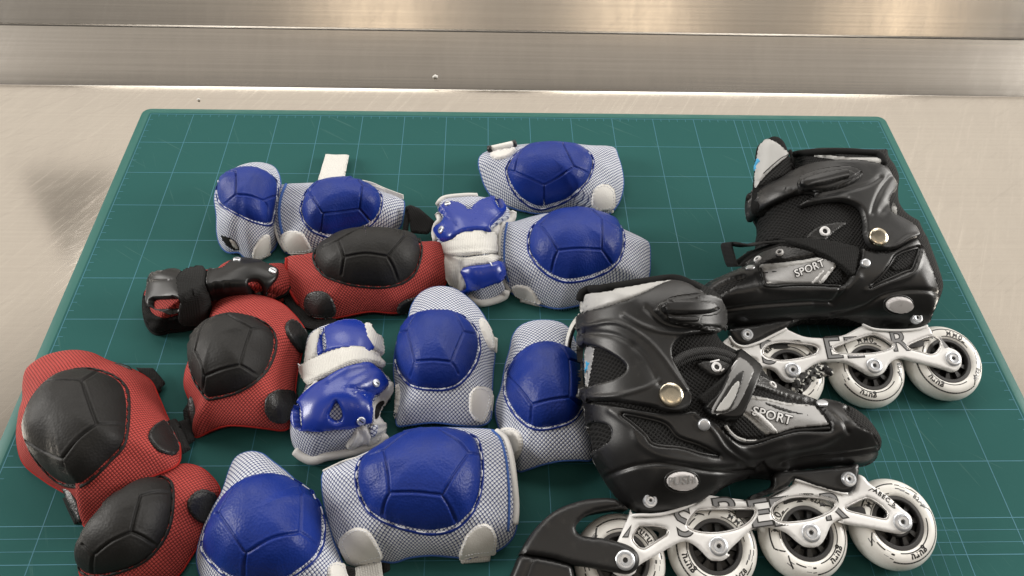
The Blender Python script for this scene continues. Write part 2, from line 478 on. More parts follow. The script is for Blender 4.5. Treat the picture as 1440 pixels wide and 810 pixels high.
# ------------------------------------------------------------------ worktop and backsplash
def sheet(name, prof, x0, x1, m, nx=60, thick=0.2):
    p = np.array(prof, float); xs = np.linspace(x0, x1, nx); V = []
    for x in xs:
        for y, z in p: V.append((x, y, z))
    n = len(p); F = []
    for i in range(nx-1):
        for k in range(n-1): F.append([i*n+k, (i+1)*n+k, (i+1)*n+k+1, i*n+k+1])
    return np.array(V), F
ZT = -0.32
V, F = sheet('worktop', [(-72, ZT-4), (-72.4, ZT-1), (-72, ZT-.2), (-71.5, ZT)]+[(y, ZT) for y in np.linspace(-70, 5.55, 12)], -60, 150, M['steel_top'])
top = mk('worktop', V, F, M['steel_top'], sharp=60)
top['kind'] = 'structure'
YB = 5.55; prof = [(YB, ZT)]
for a in np.linspace(4, 27, 7):                       # tight bend up from the worktop
    prof.append((YB+0.5*math.sin(math.radians(a)), ZT+0.5*(1-math.cos(math.radians(a)))))
for a in np.linspace(27.5, 41, 14):                   # slightly hollow slope
    y, z = prof[-1]; s = math.radians(a); L = 7.35/14
    prof.append((y+L*math.cos(s), z+L*math.sin(s)))
y, z = prof[-1]
PROF_FOLD = (y, z)
prof += [(y+.05, z+.10), (y+.16, z+.15), (y+.27, z+.14), (y+.34, z+.17)]
y, z = prof[-1]; s2 = math.radians(47)
prof += [(y+2*math.cos(s2), z+2*math.sin(s2)), (y+4.7*math.cos(s2), z+4.7*math.sin(s2))]
y, z = prof[-1]
prof += [(y+.15, z+.08), (y+.4, z+.1), (y+9, z+.1), (y+9.1, z-.2), (y+9.1, z-8)]
V, F = sheet('backsplash', prof, -60, 150, M['steel_wall'])
SPL_TREE = bvh(V, F)
spl = mk('backsplash', V, F, M['steel_wall'], sharp=9)
spl['kind'] = 'structure'

# ------------------------------------------------------------------ cutting mat
MX0, MX1, MY0, MY1 = -1.15, 89.05, 1.02, -59.2
mroot = thing('cutting_mat', 'large green cutting mat with pale blue grid lying on the steel worktop', 'cutting mat', (44, -29, -.3))
def rrect(x0, x1, y0, y1, r, n=8):
    o = []
    for cx, cy, a in ((x1-r, y0-r, 0), (x0+r, y0-r, 90), (x0+r, y1+r, 180), (x1-r, y1+r, 270)):
        for k in range(n+1):
            w = math.radians(a+90*k/n); o.append((cx+r*math.cos(w), cy+r*math.sin(w)))
    return np.array(o)
lo = rrect(MX0, MX1, MY0, MY1, 1.0); n = len(lo)
V = np.vstack([np.c_[lo, np.full(n, ZT)], np.c_[lo, np.full(n, -.04)], np.c_[rrect(MX0+.05, MX1-.05, MY0-.05, MY1+.05, .97), np.full(n, 0.0)],
               np.c_[rrect(-.25, 88.25, .25, -58.3, .3), np.full(n, 0.0)]])
F = [[k*n+i, k*n+(i+1)%n, (k+1)*n+(i+1)%n, (k+1)*n+i] for k in range(3) for i in range(n)]
mk('rim', V, F, M['mat_rim'], mroot, sharp=40)
inn = rrect(-.25, 88.25, .25, -58.3, .3)
mk('surface', np.c_[inn, np.zeros(n)], [list(range(n))], M['mat'], mroot, smooth=False)
def bar(x0, y0, x1, y1, w, z=0.012):
    a, b = np.array([x0,y0]), np.array([x1,y1]); t = (b-a)/np.linalg.norm(b-a); s = np.array([-t[1], t[0]])*w/2
    return np.array([(*(a-s), z), (*(b-s), z), (*(b+s), z), (*(a+s), z)]), [[0,1,2,3]]
bars = []
for x in list(range(0, 71, 5))+[78, 83, 88]: bars.append(bar(x, 0, x, -58, 0.07))
for x in range(71, 78): bars.append(bar(x, 0, x, -58, 0.042))
for y in list(range(0, 51, 5))+[53, 58]: bars.append(bar(0, -y, 88, -y, 0.066, 0.014))
for y in (51, 52): bars.append(bar(0, -y, 88, -y, 0.042, 0.014))
for k in range(89):
    if k % 5: bars.append(bar(k, 0, k, -.45 if k % 5 else -.9, 0.05, 0.016))
for k in range(58):
    if k % 5:
        bars.append(bar(0, -k, .5, -k, 0.05, 0.016)); bars.append(bar(88, -k, 87.5, -k, 0.05, 0.016))
V, F = merge(bars); mk('grid_print', V, F, M['mat_line'], mroot, smooth=False)
# ------------------------------------------------------------------ pads
class Pad: pass
def pad_body(root, m, edge, apex, zc, p=2.6, q=0.8, N=150, K=34, thick=0.7, bind=None, bindr=0.14, name='fabric_sleeve'):
    """padded sleeve arched over its own hollow: edge = picture points with their height above the mat, apex = picture point of the crest"""
    e = np.array([P(x, y, z) for x, y, z in edge])
    e = resample(spline(e), n=N); e[:,2] = np.maximum(e[:,2], 0.12)
    c = P(apex[0], apex[1], zc); V = []; UV = []
    rs = 1-(1-np.linspace(0, 1, K))**1.5
    prev = None; arc = np.zeros(N)
    for r in rs:
        g = (1-r**p)**q
        z = e[:,2]+(c[2]-e[:,2])*g
        ring = np.c_[c[0]+(e[:,0]-c[0])*r, c[1]+(e[:,1]-c[1])*r, z]
        if prev is not None: arc = arc+np.linalg.norm(ring-prev, axis=1)
        prev = ring; d = e[:,:2]-c[:2]; d = d/np.linalg.norm(d, axis=1)[:,None]
        # soft creases of stuffed cloth
        w = 0.10*np.sin(ring[:,0]*1.1+ring[:,1]*.7+c[0])*np.sin(ring[:,1]*1.3-ring[:,0]*.4)*min(1, r*1.5)*(1-r**8)
        ring = ring.copy(); ring[:,2] += w
        V.append(ring); UV.append(c[:2]+d*arc[:,None])
    V = np.concatenate(V); UV = np.concatenate(UV)
    F = [[k*N+i, k*N+(i+1)%N, (k+1)*N+(i+1)%N, (k+1)*N+i] for k in range(K-1) for i in range(N)]
    tree = bvh(V, F)
    under = V.reshape(K, N, 3).copy(); under[:,:,:2] = c[:2]+(under[:,:,:2]-c[:2])*.965
    under[:,:,2] = np.maximum(under[:,:,2]-thick, 0.04); under = under[4:][::-1]
    Va = np.concatenate([V, under.reshape(-1,3)]); k0 = K*N; K2 = K-4
    Fa = F+[[(K-1)*N+i, (K-1)*N+(i+1)%N, k0+(i+1)%N, k0+i] for i in range(N)]
    Fa += [[k0+k*N+i, k0+k*N+(i+1)%N, k0+(k+1)*N+(i+1)%N, k0+(k+1)*N+i] for k in range(K2-1) for i in range(N)]
    UVa = np.concatenate([UV, UV.reshape(K, N, 2)[4:][::-1].reshape(-1,2)])
    o = mk(name, Va, Fa, m, root, uv=UVa)
    b = Pad(); b.o = o; b.tree = tree; b.c = c; b.edge = e
    if bind is not None:
        q = e.copy(); q[:,2] = np.maximum(q[:,2]-.12, bindr)
        V2, F2 = tube(q, bindr, 8, True); mk('edge_binding', V2, F2, bind, root)
    return b
def pad_cap(root, body, m, rim, H, grooves, thread, dash=(1.55, .7), N=260, K=84, flange=0.055, p=2.3, q=0.6, stitch_r=0.115, lift=0.14, gd=0.17, gw=0.085, tilt=None, name='hard_cap', back=8.0, up=0.7):
    """rigid moulded shell: rim = picture points on the sleeve, grooves = picture lines on the shell"""
    rm = np.array(rim, float)[:, :2]; yc = rm[:,1].mean()
    rm[:,1] -= back*np.clip((yc-rm[:,1])/(yc-rm[:,1].min()), 0, 1)**.7
    H = H+up
    rp = resample(spline(rm), n=N)
    Q, Nn = hits(body.tree, rp)
    c = Q.mean(0); u, s, vt = np.linalg.svd(Q-c); n = vt[2]
    if n[2] < 0: n = -n
    if tilt is not None: n = n+np.array(tilt); n /= np.linalg.norm(n)
    # soften the rim towards its mean plane so that it reads as one rigid moulding
    h = (Q-c)@n; hs = h.copy()
    for _ in range(12): hs = (np.roll(hs,1)+hs+np.roll(hs,-1))/3
    Q = Q+np.outer(hs-h, n)+n*lift
    hq = (Q-c)@n; flatQ = (Q-c)-np.outer(hq, n)
    rs = 1-(1-np.linspace(0, 1, K))**1.35
    V = []
    for r in rs:
        rr = min(r/(1-flange), 1.0)
        g = max(0, 1-rr**p)**q
        lip = 0.10*math.exp(-((r-.985)/.013)**2)-0.05*math.exp(-((r-(1-flange))/.02)**2)
        V.append(c+flatQ*r+n*(H*g+lip)+np.outer(hq*r*r, n))
    V = np.concatenate(V)
    F = [[k*N+i, k*N+(i+1)%N, (k+1)*N+(i+1)%N, (k+1)*N+i] for k in range(K-1) for i in range(N)]
    t0 = bvh(V, F)
    segs = []
    for g in grooves:
        gp = resample(spline(g, False), sp=4, closed=False)
        hh = [hit(t0, *g2) for g2 in gp]; q3 = [h2[0] for h2 in hh if h2]
        if len(q3) > 1: segs += linesegs(q3)
    if segs:
        d = segdist(V, segs)
        prof = -gd*np.exp(-(d/gw)**2)+0.025*np.exp(-((d-2.4*gw)/(1.3*gw))**2)
        # displace along the surface normal
        G = V.reshape(K, N, 3); a = np.roll(G,-1,1)-np.roll(G,1,1); b = np.gradient(G, axis=0)
        nn = np.cross(b, a); nn /= np.maximum(np.linalg.norm(nn, axis=2), 1e-9)[:,:,None]
        nn = nn.reshape(-1,3); nn[(nn@n) < 0] *= -1; nn[:N*3] = n
        rad = np.repeat(rs, N); fade = np.clip((1-flange-rad)/.03, 0, 1)
        V = V+nn*(prof*fade)[:,None]
    t1 = bvh(V, F)
    last = V[-N:]-n*0.28; Va = np.concatenate([V, last])
    Fa = F+[[(K-1)*N+i, (K-1)*N+(i+1)%N, K*N+(i+1)%N, K*N+i] for i in range(N)]
    o = mk(name, Va, Fa, m, root)
    b = Pad(); b.o = o; b.tree = t1; b.c = c; b.n = n
    # saddle stitching just inside the rim
    kk = int(np.argmin(abs(rs-(1-flange*.55)))); line = V[kk*N:(kk+1)*N]
    L = resample(line, sp=0.06); per = int(dash[0]/.06); on = int(dash[1]/.06); parts = []
    for i in range(0, len(L)-per//2, per):
        k = on+int(rng.integers(-2, 2)); sgm = L[i:i+k]
        if len(sgm) > 2:
            hh = 0.035*np.sin(np.linspace(0.25, math.pi-.25, len(sgm)))+.005
            parts.append(tube(sgm+np.outer(hh, n), stitch_r*.55, 6))
    Vs, Fs = merge(parts); mk('stitching', Vs, Fs, thread, o)
    return b
def pad_root(label, cat, edge, group, name):
    e = np.array([P(x, y, 0) for x, y, _ in edge]); c = e.mean(0)
    return thing(name, label, cat, (c[0], c[1], 0), group)
def tab(root, m, poly, trees, t=0.22, stitch=None, name='leather_tab', lift=0.05, e=3):
    o, V, F = patch(name, root, m, poly, trees, t=t, e=e, sp=2.0, lift=lift, sink=.2)
    if stitch is not None:
        lp = spline([q[:2] for q in poly]); c = lp.mean(0); lp = resample(c+(lp-c)*.84, sp=1.1)
        tr = bvh(V, F); Q, N = hits(tr, lp); parts = []
        for i in range(0, len(Q)-2, 4): parts.append(tube(Q[i:i+3]+N[i:i+3]*.015, .035, 5))
        Vs, Fs = merge(parts); mk('stitching', Vs, Fs, stitch, o)
    return o
def strap(root, m, pts, width, thick=0.16, side=None, name='strap'):
    """pts = (px, py, z) centre line, width in cm"""
    c = np.array([P(*q) for q in pts]); c = resample(spline(c, False), sp=.25, closed=False)
    if side is None:
        T = np.gradient(c, axis=0); side = np.cross(np.array([0,0,1.0]), T)
    V, F, uv = ribbon(c, side, width, thick)
    return mk(name, V, F, m, root, uv=uv, sharp=50)
def slab(root, m, quad, thick=0.15, name='strap', sp=3):
    """a short flat end of webbing: corner points (px, py, z) of its face"""
    q = np.array([P(*c) for c in quad]); n = np.cross(q[1]-q[0], q[-1]-q[0]); n /= np.linalg.norm(n)
    if n@(CAM-q[0]) < 0: n = -n
    c = q.mean(0); a = q[1]-q[0]; a = a-n*(a@n); a /= np.linalg.norm(a); b = np.cross(n, a)
    loop = np.stack([(q-c)@a, (q-c)@b], 1); loop = resample(loop, sp=.12)
    V2, F, d, L = fill([loop], .2)
    # height of the skewed face above its mean plane
    hq = (q-c)@n; A = np.c_[(q-c)@a, (q-c)@b, np.ones(len(q))]; k = np.linalg.lstsq(A, hq, rcond=None)[0]
    h = np.c_[V2, np.ones(len(V2))]@k
    wv = 0.04*np.sin(V2[:,0]*2.1)+0.03*np.sin(V2[:,1]*2.7+1)
    W = c+np.outer(V2[:,0], a)+np.outer(V2[:,1], b)
    T = W+np.outer(h+wv+thick*(rnd(d, .12)-.5), n); B = W+np.outer(h+wv-thick*.5, n)
    nv = len(T); Ft = fixn(T, F); Fs = [list(f) for f in Ft]+[[x+nv for x in f[::-1]] for f in Ft]
    for x, y in border(Ft): Fs.append([y, x, x+nv, y+nv])
    return mk(name, np.vstack([T, B]), Fs, m, root, uv=np.vstack([V2, V2]), sharp=60)

BLUE = 'blue capped pads with white mesh sleeves'; RED = 'black capped pads with red mesh sleeves'
def blue_pad(label, cat, edge, apex, zc, rim, H, grooves, bind='blue_cloth', bindr=.10, **kw):
    r = pad_root(label, cat, edge, BLUE, 'protective_pad')
    kb = {k: kw.pop(k) for k in ('p','q','thick') if k in kw}
    b = pad_body(r, M['blue_mesh'], edge, apex, zc, bind=M[bind], bindr=bindr, **kb)
    c = pad_cap(r, b, M['blue_cap'], rim, H, grooves, M['thread_white'], **kw)
    return r, b, c
def red_pad(label, cat, edge, apex, zc, rim, H, grooves, bind='red_cloth', bindr=.1, **kw):
    r = pad_root(label, cat, edge, RED, 'protective_pad')
    kb = {k: kw.pop(k) for k in ('p','q','thick') if k in kw}
    b = pad_body(r, M['red_mesh'], edge, apex, zc, bind=M[bind], bindr=bindr, **kb)
    c = pad_cap(r, b, M['black_cap'], rim, H, grooves, M['thread_black'], dash=(1.0,.55), **kw)
    return r, b, c

# --- large blue pad lying at the bottom centre
r, b, c = blue_pad('largest blue pad, lying sideways with two white tabs, left of the front skate brake', 'knee pad',
    X('G', [(562,240,2.6),(556,300,2.2),(566,380,1.8),(582,440,1.2),(602,510,.7),(640,575,.4),(710,605,.3),(790,600,.4),(850,604,.5),(910,585,.9),(1000,576,1),(1090,583,.7),(1180,590,.4),(1250,565,.5),(1310,525,1),(1340,470,1.6),(1342,380,2.5),(1335,280,3.2),(1322,180,3.4),(1295,105,3),(1255,72,2.5),(1150,64,2),(1000,64,1.8),(850,110,1.8),(700,178,2),(610,215,2.4)]),
    X('G',[(930,330)])[0], 4.4,
    X('G', [(688,250),(692,310),(712,365),(748,415),(815,455),(880,478),(960,497),(1015,500),(1080,487),(1130,455),(1172,405),(1200,340),(1212,260),(1208,190),(1185,125),(1110,98),(1000,92),(880,110),(790,155),(715,200)]), 2.5,
    [X('G',l) for l in ([(805,150),(820,240),(828,325)],[(828,325),(930,323),(1042,335)],[(1042,335),(1090,250),(1150,165)],[(828,325),(808,370),(798,430)],[(1042,335),(1070,380),(1098,445)],[(1150,165),(1200,172)],[(805,150),(740,175)],[(805,150),(900,80),(1000,50)],[(1000,50),(1100,110),(1150,165)])])
tab(r, M['white_leather'], X('G',[(625,525),(645,490),(690,465),(735,472),(770,510),(800,570),(800,592),(740,608),(690,628),(668,620),(640,570)]), b.tree, stitch=M['thread_white'])
tab(r, M['white_leather'], X('G',[(1110,590),(1122,530),(1150,480),(1195,450),(1235,455),(1262,495),(1262,545),(1250,572),(1180,580)]), b.tree, stitch=M['thread_white'])
slab(r, M['white_web'], X('G',[(1115,590,.5),(1240,572,.5),(1236,605,.15),(1118,616,.15)]))
slab(r, M['white_web'], X('G',[(675,632,.6),(795,600,.6),(806,690,.2),(690,720,.2)]))
slab(r, M['black_web'], X('G',[(795,602,.35),(830,606,.3),(832,640,.12),(800,655,.12)]), .12, 'buckle_bar')
stroke('end_binding', r, M['white_cloth'], X('G',[(1262,78),(1298,110),(1320,180),(1333,280),(1340,380),(1336,450)]), b.tree, .26, .05)
stroke('end_piping', r, M['blue_cloth'], X('G',[(1245,75),(1278,110),(1300,190),(1310,290),(1312,390),(1308,480)]), b.tree, .1, .05)
stroke('rear_binding', r, M['white_cloth'], X('G',[(560,238),(640,200),(700,182),(770,150)]), b.tree, .09, .02)
G_tree = b.tree

# --- bottom left blue pad, cut by the picture edge
r, b, c = blue_pad('blue pad left of the largest one, cut off by the bottom of the photo', 'knee pad',
    X('G', [(150,320,1.5),(182,225,1.8),(210,178,2),(260,158,2.2),(310,166,2),(350,195,1.8),(420,250,1.5),(500,330,1.5),(570,430,1.2),(600,520,.8),(628,590,.6),(645,650,.5),(640,730,.4),(560,790,.4),(400,820,.5),(250,815,.5),(130,770,.5),(75,690,.5),(48,590,.6),(70,480,.8),(110,390,1.2)]),
    X('G',[(320,480)])[0], 4.0,
    X('G', [(62,550),(78,590),(110,625),(150,660),(220,690),(310,702),(400,690),(470,650),(530,600),(562,545),(572,480),(565,420),(540,365),(490,318),(420,285),(340,272),(260,285),(190,325),(130,390),(85,470)]), 2.9,
    [X('G',l) for l in ([(135,410),(190,490),(246,572)],[(246,572),(350,510),(468,485)],[(468,485),(472,380),(470,282)],[(246,572),(240,620),(240,668)],[(468,485),(500,505),(530,535)],[(470,282),(525,300)],[(135,410),(105,408)],[(135,410),(220,270),(340,232)],[(340,232),(410,250),(470,282)])])
tab(r, M['white_leather'], X('G',[(575,655),(582,622),(605,606),(635,612),(655,640),(664,690),(640,720),(590,720)]), b.tree, stitch=M['thread_white'])
slab(r, M['black_web'], X('G',[(640,618,.8),(690,628,.8),(690,690,.3),(655,690,.3)]), .15)

# --- blue pad left of the tall one by the skate
r, b, c = blue_pad('upright blue pad just right of the wrist guard with a teardrop hole', 'elbow pad',
    X('F', [(150,165,1.8),(165,110,2.2),(195,65,2.6),(240,40,2.8),(290,35,2.8),(340,47,2.6),(390,83,2.2),(430,125,1.8),(460,175,1.4),(480,235,1),(490,300,.8),(484,360,.6),(480,430,.6),(478,505,.7),(470,560,1),(430,580,1.4),(350,578,1.7),(250,567,1.8),(150,578,1.5),(110,580,.9),(104,540,.6),(112,480,.5),(98,410,.6),(95,330,.8),(108,250,1.2),(132,200,1.5)]),
    X('F',[(285,320)])[0], 4.2,
    X('F', [(98,330),(108,372),(125,400),(150,425),(185,440),(230,447),(290,448),(345,432),(390,390),(425,335),(438,285),(428,230),(395,190),(350,165),(300,158),(240,158),(185,172),(140,205),(108,260)]), 2.4,
    [X('F',l) for l in ([(145,210),(162,270),(176,330)],[(176,330),(245,325),(320,332)],[(320,332),(345,270),(370,212)],[(176,330),(168,360),(158,392)],[(320,332),(335,350),(348,378)],[(370,212),(412,222)],[(145,210),(118,215)],[(145,210),(185,140),(260,120)],[(260,120),(330,140),(370,212)])])
tab(r, M['white_leather'], X('F',[(425,172),(440,160),(465,185),(480,225),(488,262),(480,290),(460,268),(436,215)]), b.tree, stitch=M['thread_white'])
slab(r, M['white_web'], X('F',[(480,228,1.3),(503,238,1.2),(500,300,.8),(484,285,.9)]))
tab(r, M['white_leather'], X('F',[(387,510),(390,460),(412,430),(445,428),(472,440),(478,470),(460,540),(440,570),(410,560),(392,535)]), b.tree, stitch=M['thread_white'])
slab(r, M['white_web'], X('F',[(470,458,1.1),(490,460,1.0),(480,556,.5),(458,565,.6)]))
tab(r, M['white_leather'], X('F',[(106,412),(120,432),(122,470),(116,510),(98,553),(90,548),(102,520)]), b.tree, stitch=M['thread_white'])

# --- blue pad beside the front skate
r, b, c = blue_pad('upright blue pad touching the heel of the braked skate', 'elbow pad',
    X('F', [(550,285,1.8),(562,230,2.3),(590,192,2.6),(640,171,2.8),(700,168,2.8),(750,178,2.6),(785,205,2.2),(815,270,1.5),(845,350,1),(862,450,.6),(872,560,.8),(878,650,1.2),(870,712,1.6),(820,715,2),(750,718,2.1),(680,732,1.8),(620,752,1),(582,757,.5),(552,700,.4),(520,620,.5),(497,545,.6),(498,490,.8),(518,430,1),(532,350,1.4)]),
    X('F',[(690,450)])[0], 4.3,
    X('F', [(524,420),(524,455),(534,490),(562,540),(602,580),(650,603),(700,602),(760,588),(805,566),(835,525),(848,470),(850,410),(838,355),(800,315),(750,290),(690,280),(635,288),(585,318),(548,355),(530,385)]), 2.4,
    [X('F',l) for l in ([(540,385),(590,440),(636,500)],[(636,500),(710,480),(786,470)],[(786,470),(788,390),(784,320)],[(636,500),(633,540),(632,582)],[(786,470),(808,488),(832,510)],[(784,320),(830,338)],[(540,385),(530,400)],[(540,385),(600,285),(700,248)],[(700,248),(750,270),(784,320)])])
tab(r, M['white_leather'], X('F',[(512,600),(538,588),(575,596),(600,628),(600,672),(575,720),(552,712),(530,660)]), [b.tree], stitch=M['thread_white'], lift=.12)
strap(r, M['white_web'], [(*X('F',[(772,285)])[0],3.4),(*X('F',[(778,240)])[0],4.2),(*X('F',[(795,190)])[0],4.6),(*X('F',[(825,150)])[0],4.4)], .5, .12, (0.3,-1,.2))
strap(r, M['black_web'], [(*X('F',[(783,287)])[0],3.3),(*X('F',[(790,240)])[0],4.0),(*X('F',[(806,195)])[0],4.3),(*X('F',[(830,165)])[0],4.2)], .4, .1, (0.3,-1,.2))

# --- right of the white wrist guard
r, b, c = blue_pad('sideways blue pad overlapping the topmost one, right of the squeezed wrist guard', 'elbow pad',
    X('B', [(385,402,3),(370,450,2.8),(365,520,2.3),(372,600,1.6),(390,655,.9),(415,690,.5),(470,718,.4),(530,740,.5),(590,756,.6),(640,757,.8),(720,740,.8),(800,715,.6),(900,700,.4),(980,680,.6),(1000,610,1.4),(1003,550,2),(1000,492,2.3),(980,470,2.2),(900,432,1.8),(800,390,1.6),(700,370,1.6),(580,360,1.8),(500,375,2.2),(430,395,2.7)]),
    X('B',[(690,540)])[0], 4.3,
    X('B', [(483,480),(485,520),(508,565),(542,605),(592,640),(650,657),(715,651),(780,632),(840,602),(880,555),(897,500),(893,455),(860,425),(800,405),(730,390),(640,388),(570,398),(515,425),(492,450)]), 2.6,
    [X('B',l) for l in ([(538,408),(580,460),(613,516)],[(613,516),(700,508),(800,513)],[(800,513),(802,440),(800,382)],[(613,516),(595,565),(585,622)],[(800,513),(822,545),(845,582)],[(800,382),(872,425)],[(538,408),(500,420)],[(538,408),(600,345),(660,325)],[(660,325),(740,335),(800,382)])])
tab(r, M['white_leather'], X('B',[(418,672),(440,660),(480,664),(508,682),(530,715),(546,742),(500,735),(450,718),(428,700)]), b.tree, stitch=M['thread_white'])
slab(r, M['white_web'], X('B',[(455,716,.5),(548,738,.45),(548,757,.15),(452,736,.15)]))
tab(r, M['white_leather'], X('B',[(815,700),(822,665),(850,650),(888,655),(905,690),(880,720)]), b.tree, stitch=M['thread_white'])
stroke('end_binding', r, M['white_cloth'], X('B',[(386,402),(371,450),(366,520),(372,600),(390,655),(415,690)]), b.tree, .22, .04)
stroke('end_piping', r, M['blue_cloth'], X('B',[(400,402),(392,450),(388,520),(392,600),(408,650)]), b.tree, .1, .04)

# --- topmost blue pad
r, b, c = blue_pad('blue pad farthest right and back, a rolled white strap end on its left corner', 'elbow pad',
    X('B', [(280,155,2.4),(284,122,2.6),(310,100,2.7),(360,85,2.6),(440,72,2.2),(540,65,1.9),(650,66,1.9),(750,74,2.1),(845,80,2.4),(868,120,2.3),(885,180,1.9),(890,235,1.3),(878,295,.8),(848,345,.5),(800,370,.4),(745,358,.5),(690,340,.6),(620,345,.6),(540,358,.5),(470,348,.5),(400,326,.6),(335,285,.8),(305,240,1.3),(290,195,1.9)]),
    X('B',[(580,200)])[0], 4.0,
    X('B', [(390,190),(402,232),(432,285),(480,328),(535,350),(600,335),(660,308),(712,262),(750,215),(768,165),(755,130),(715,108),(650,100),(560,98),(480,105),(425,135),(400,165)]), 2.5,
    [X('B',l) for l in ([(430,185),(490,210),(556,241)],[(556,241),(620,205),(682,161)],[(682,161),(655,105),(632,58)],[(556,241),(555,290),(556,340)],[(682,161),(720,178),(752,196)],[(632,58),(690,66)],[(430,185),(402,178)],[(430,185),(450,110),(490,70)],[(490,70),(560,50),(632,58)])])
tab(r, M['white_leather'], X('B',[(752,315),(762,262),(790,238),(825,238),(850,262),(857,300),(850,340),(800,352),(760,335)]), b.tree, stitch=M['thread_white'])
slab(r, M['white_web'], X('B',[(758,340,.55),(850,343,.6),(850,358,.2),(800,374,.15)]))
tab(r, M['white_leather'], X('B',[(325,112),(345,98),(400,88),(434,84),(435,98),(412,122),(370,136),(338,130)]), b.tree, stitch=M['thread_white'])
q = [P(*X('B',[(330,88)])[0], 3.2), P(*X('B',[(425,67)])[0], 3.2)]
V, F = tube(np.linspace(q[0], q[1], 8), .34, 12); mk('strap_roll', V, F, M['white_leather'], r)
for k in (0, 1):
    dq = (q[1]-q[0])/np.linalg.norm(q[1]-q[0])*(1 if k else -1)
    V, F = tube(np.array([q[k]-dq*.05, q[k]+dq*.1, q[k]+dq*.3]), .4, 10); mk('buckle_bar', V, F, M['black_leather'], r)

# --- blue pad with the loose white strap
r, b, c = blue_pad('blue pad with a white strap end sticking out behind it', 'elbow pad',
    X('A', [(310,218,2.9),(288,262,2.6),(280,320,2.1),(288,380,1.5),(304,430,.9),(330,470,.5),(400,480,.4),(470,470,.5),(550,440,.6),(640,420,.5),(720,400,.5),(762,375,.7),(774,330,1.5),(778,285,1.9),(765,268,2),(700,243,1.8),(640,225,1.8),(560,212,1.8),(480,208,2),(390,210,2.5)]),
    X('A',[(540,310)])[0], 4.0,
    X('A', [(382,310),(385,335),(402,370),(438,402),(490,419),(540,414),(600,398),(650,375),(682,340),(698,295),(690,265),(650,245),(590,232),(520,230),(450,238),(405,258)]), 2.5,
    [X('A',l) for l in ([(415,240),(445,285),(470,325)],[(470,325),(540,318),(608,308)],[(608,308),(614,260),(620,215)],[(470,325),(465,365),(462,398)],[(608,308),(628,330),(648,355)],[(620,215),(685,245)],[(415,240),(395,255)],[(415,240),(460,195),(510,178)],[(510,178),(580,180),(620,215)])])
tab(r, M['white_leather'], X('A',[(310,420),(325,395),(350,388),(390,395),(412,425),(428,468),(380,478),(335,472)]), b.tree, stitch=M['thread_white'])
slab(r, M['white_web'], X('A',[(345,478,.5),(430,468,.5),(430,488,.15),(350,492,.15)]))
slab(r, M['white_web'], X('A',[(480,96,.7),(570,103,.7),(550,195,2.2),(448,205,2.2)]), .16)
stroke('end_binding', r, M['white_cloth'], X('A',[(312,218),(290,262),(282,320),(290,380),(306,430),(330,468)]), b.tree, .16, .03)
stroke('end_piping', r, M['blue_cloth'], X('A',[(330,215),(312,262),(305,320),(312,380),(328,430)]), b.tree, .16, .03)
strap(r, M['white_leather'], [(*X('A',[(620,206)])[0],2.9),(*X('A',[(660,216)])[0],2.8),(*X('A',[(705,236)])[0],2.5),(*X('A',[(775,262)])[0],2.3)], .5, .2, (0,.6,.8))
strap(r, M['white_leather'], [(*X('A',[(640,225)])[0],2.6),(*X('A',[(672,228)])[0],2.7),(*X('A',[(705,240)])[0],2.5)], .4, .15, (0,.6,.8))

# --- leftmost blue pad, folded up on its end
r, b, c = blue_pad('blue pad folded up on its end, showing its open sleeve, the leftmost blue one', 'elbow pad',
    X('A', [(58,262,3.2),(66,330,2.4),(68,400,1.4),(82,445,.7),(110,470,.5),(150,470,.7),(170,488,.4),(205,502,.3),(250,484,.3),(288,450,.4),(300,390,.9),(303,300,2.2),(308,205,3.4),(290,153,3.6),(250,133,3.6),(200,131,3.6),(150,145,3.6),(108,172,3.5),(74,210,3.4)]),
    X('A',[(185,260)])[0], 5.0,
    X('A', [(62,250),(76,290),(120,320),(170,346),(220,366),(276,372),(292,320),(302,260),(300,222),(270,196),(220,180),(150,182),(100,200),(72,222)]), 1.9,
    [X('A',l) for l in ([(138,165),(140,210),(138,252)],[(138,252),(112,275),(95,292)],[(138,252),(195,257),(245,275)],[(245,275),(262,300),(262,368)],[(245,275),(275,262),(300,258)],[(138,165),(118,160)])], p=2.6, q=.8)
tab(r, M['white_leather'], X('A',[(200,492),(210,445),(240,408),(265,405),(272,440),(268,475),(235,495)]), b.tree, stitch=M['thread_white'])
slab(r, M['white_web'], X('A',[(205,500,.4),(270,472,.5),(275,482,.15),(215,512,.12)]))
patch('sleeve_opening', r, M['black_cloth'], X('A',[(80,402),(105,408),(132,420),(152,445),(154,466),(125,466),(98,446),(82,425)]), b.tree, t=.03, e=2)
patch('sleeve_lining', r, M['white_cloth'], X('A',[(112,416),(134,426),(150,448),(150,463),(132,458),(120,440)]), b.tree, t=.14, e=3)

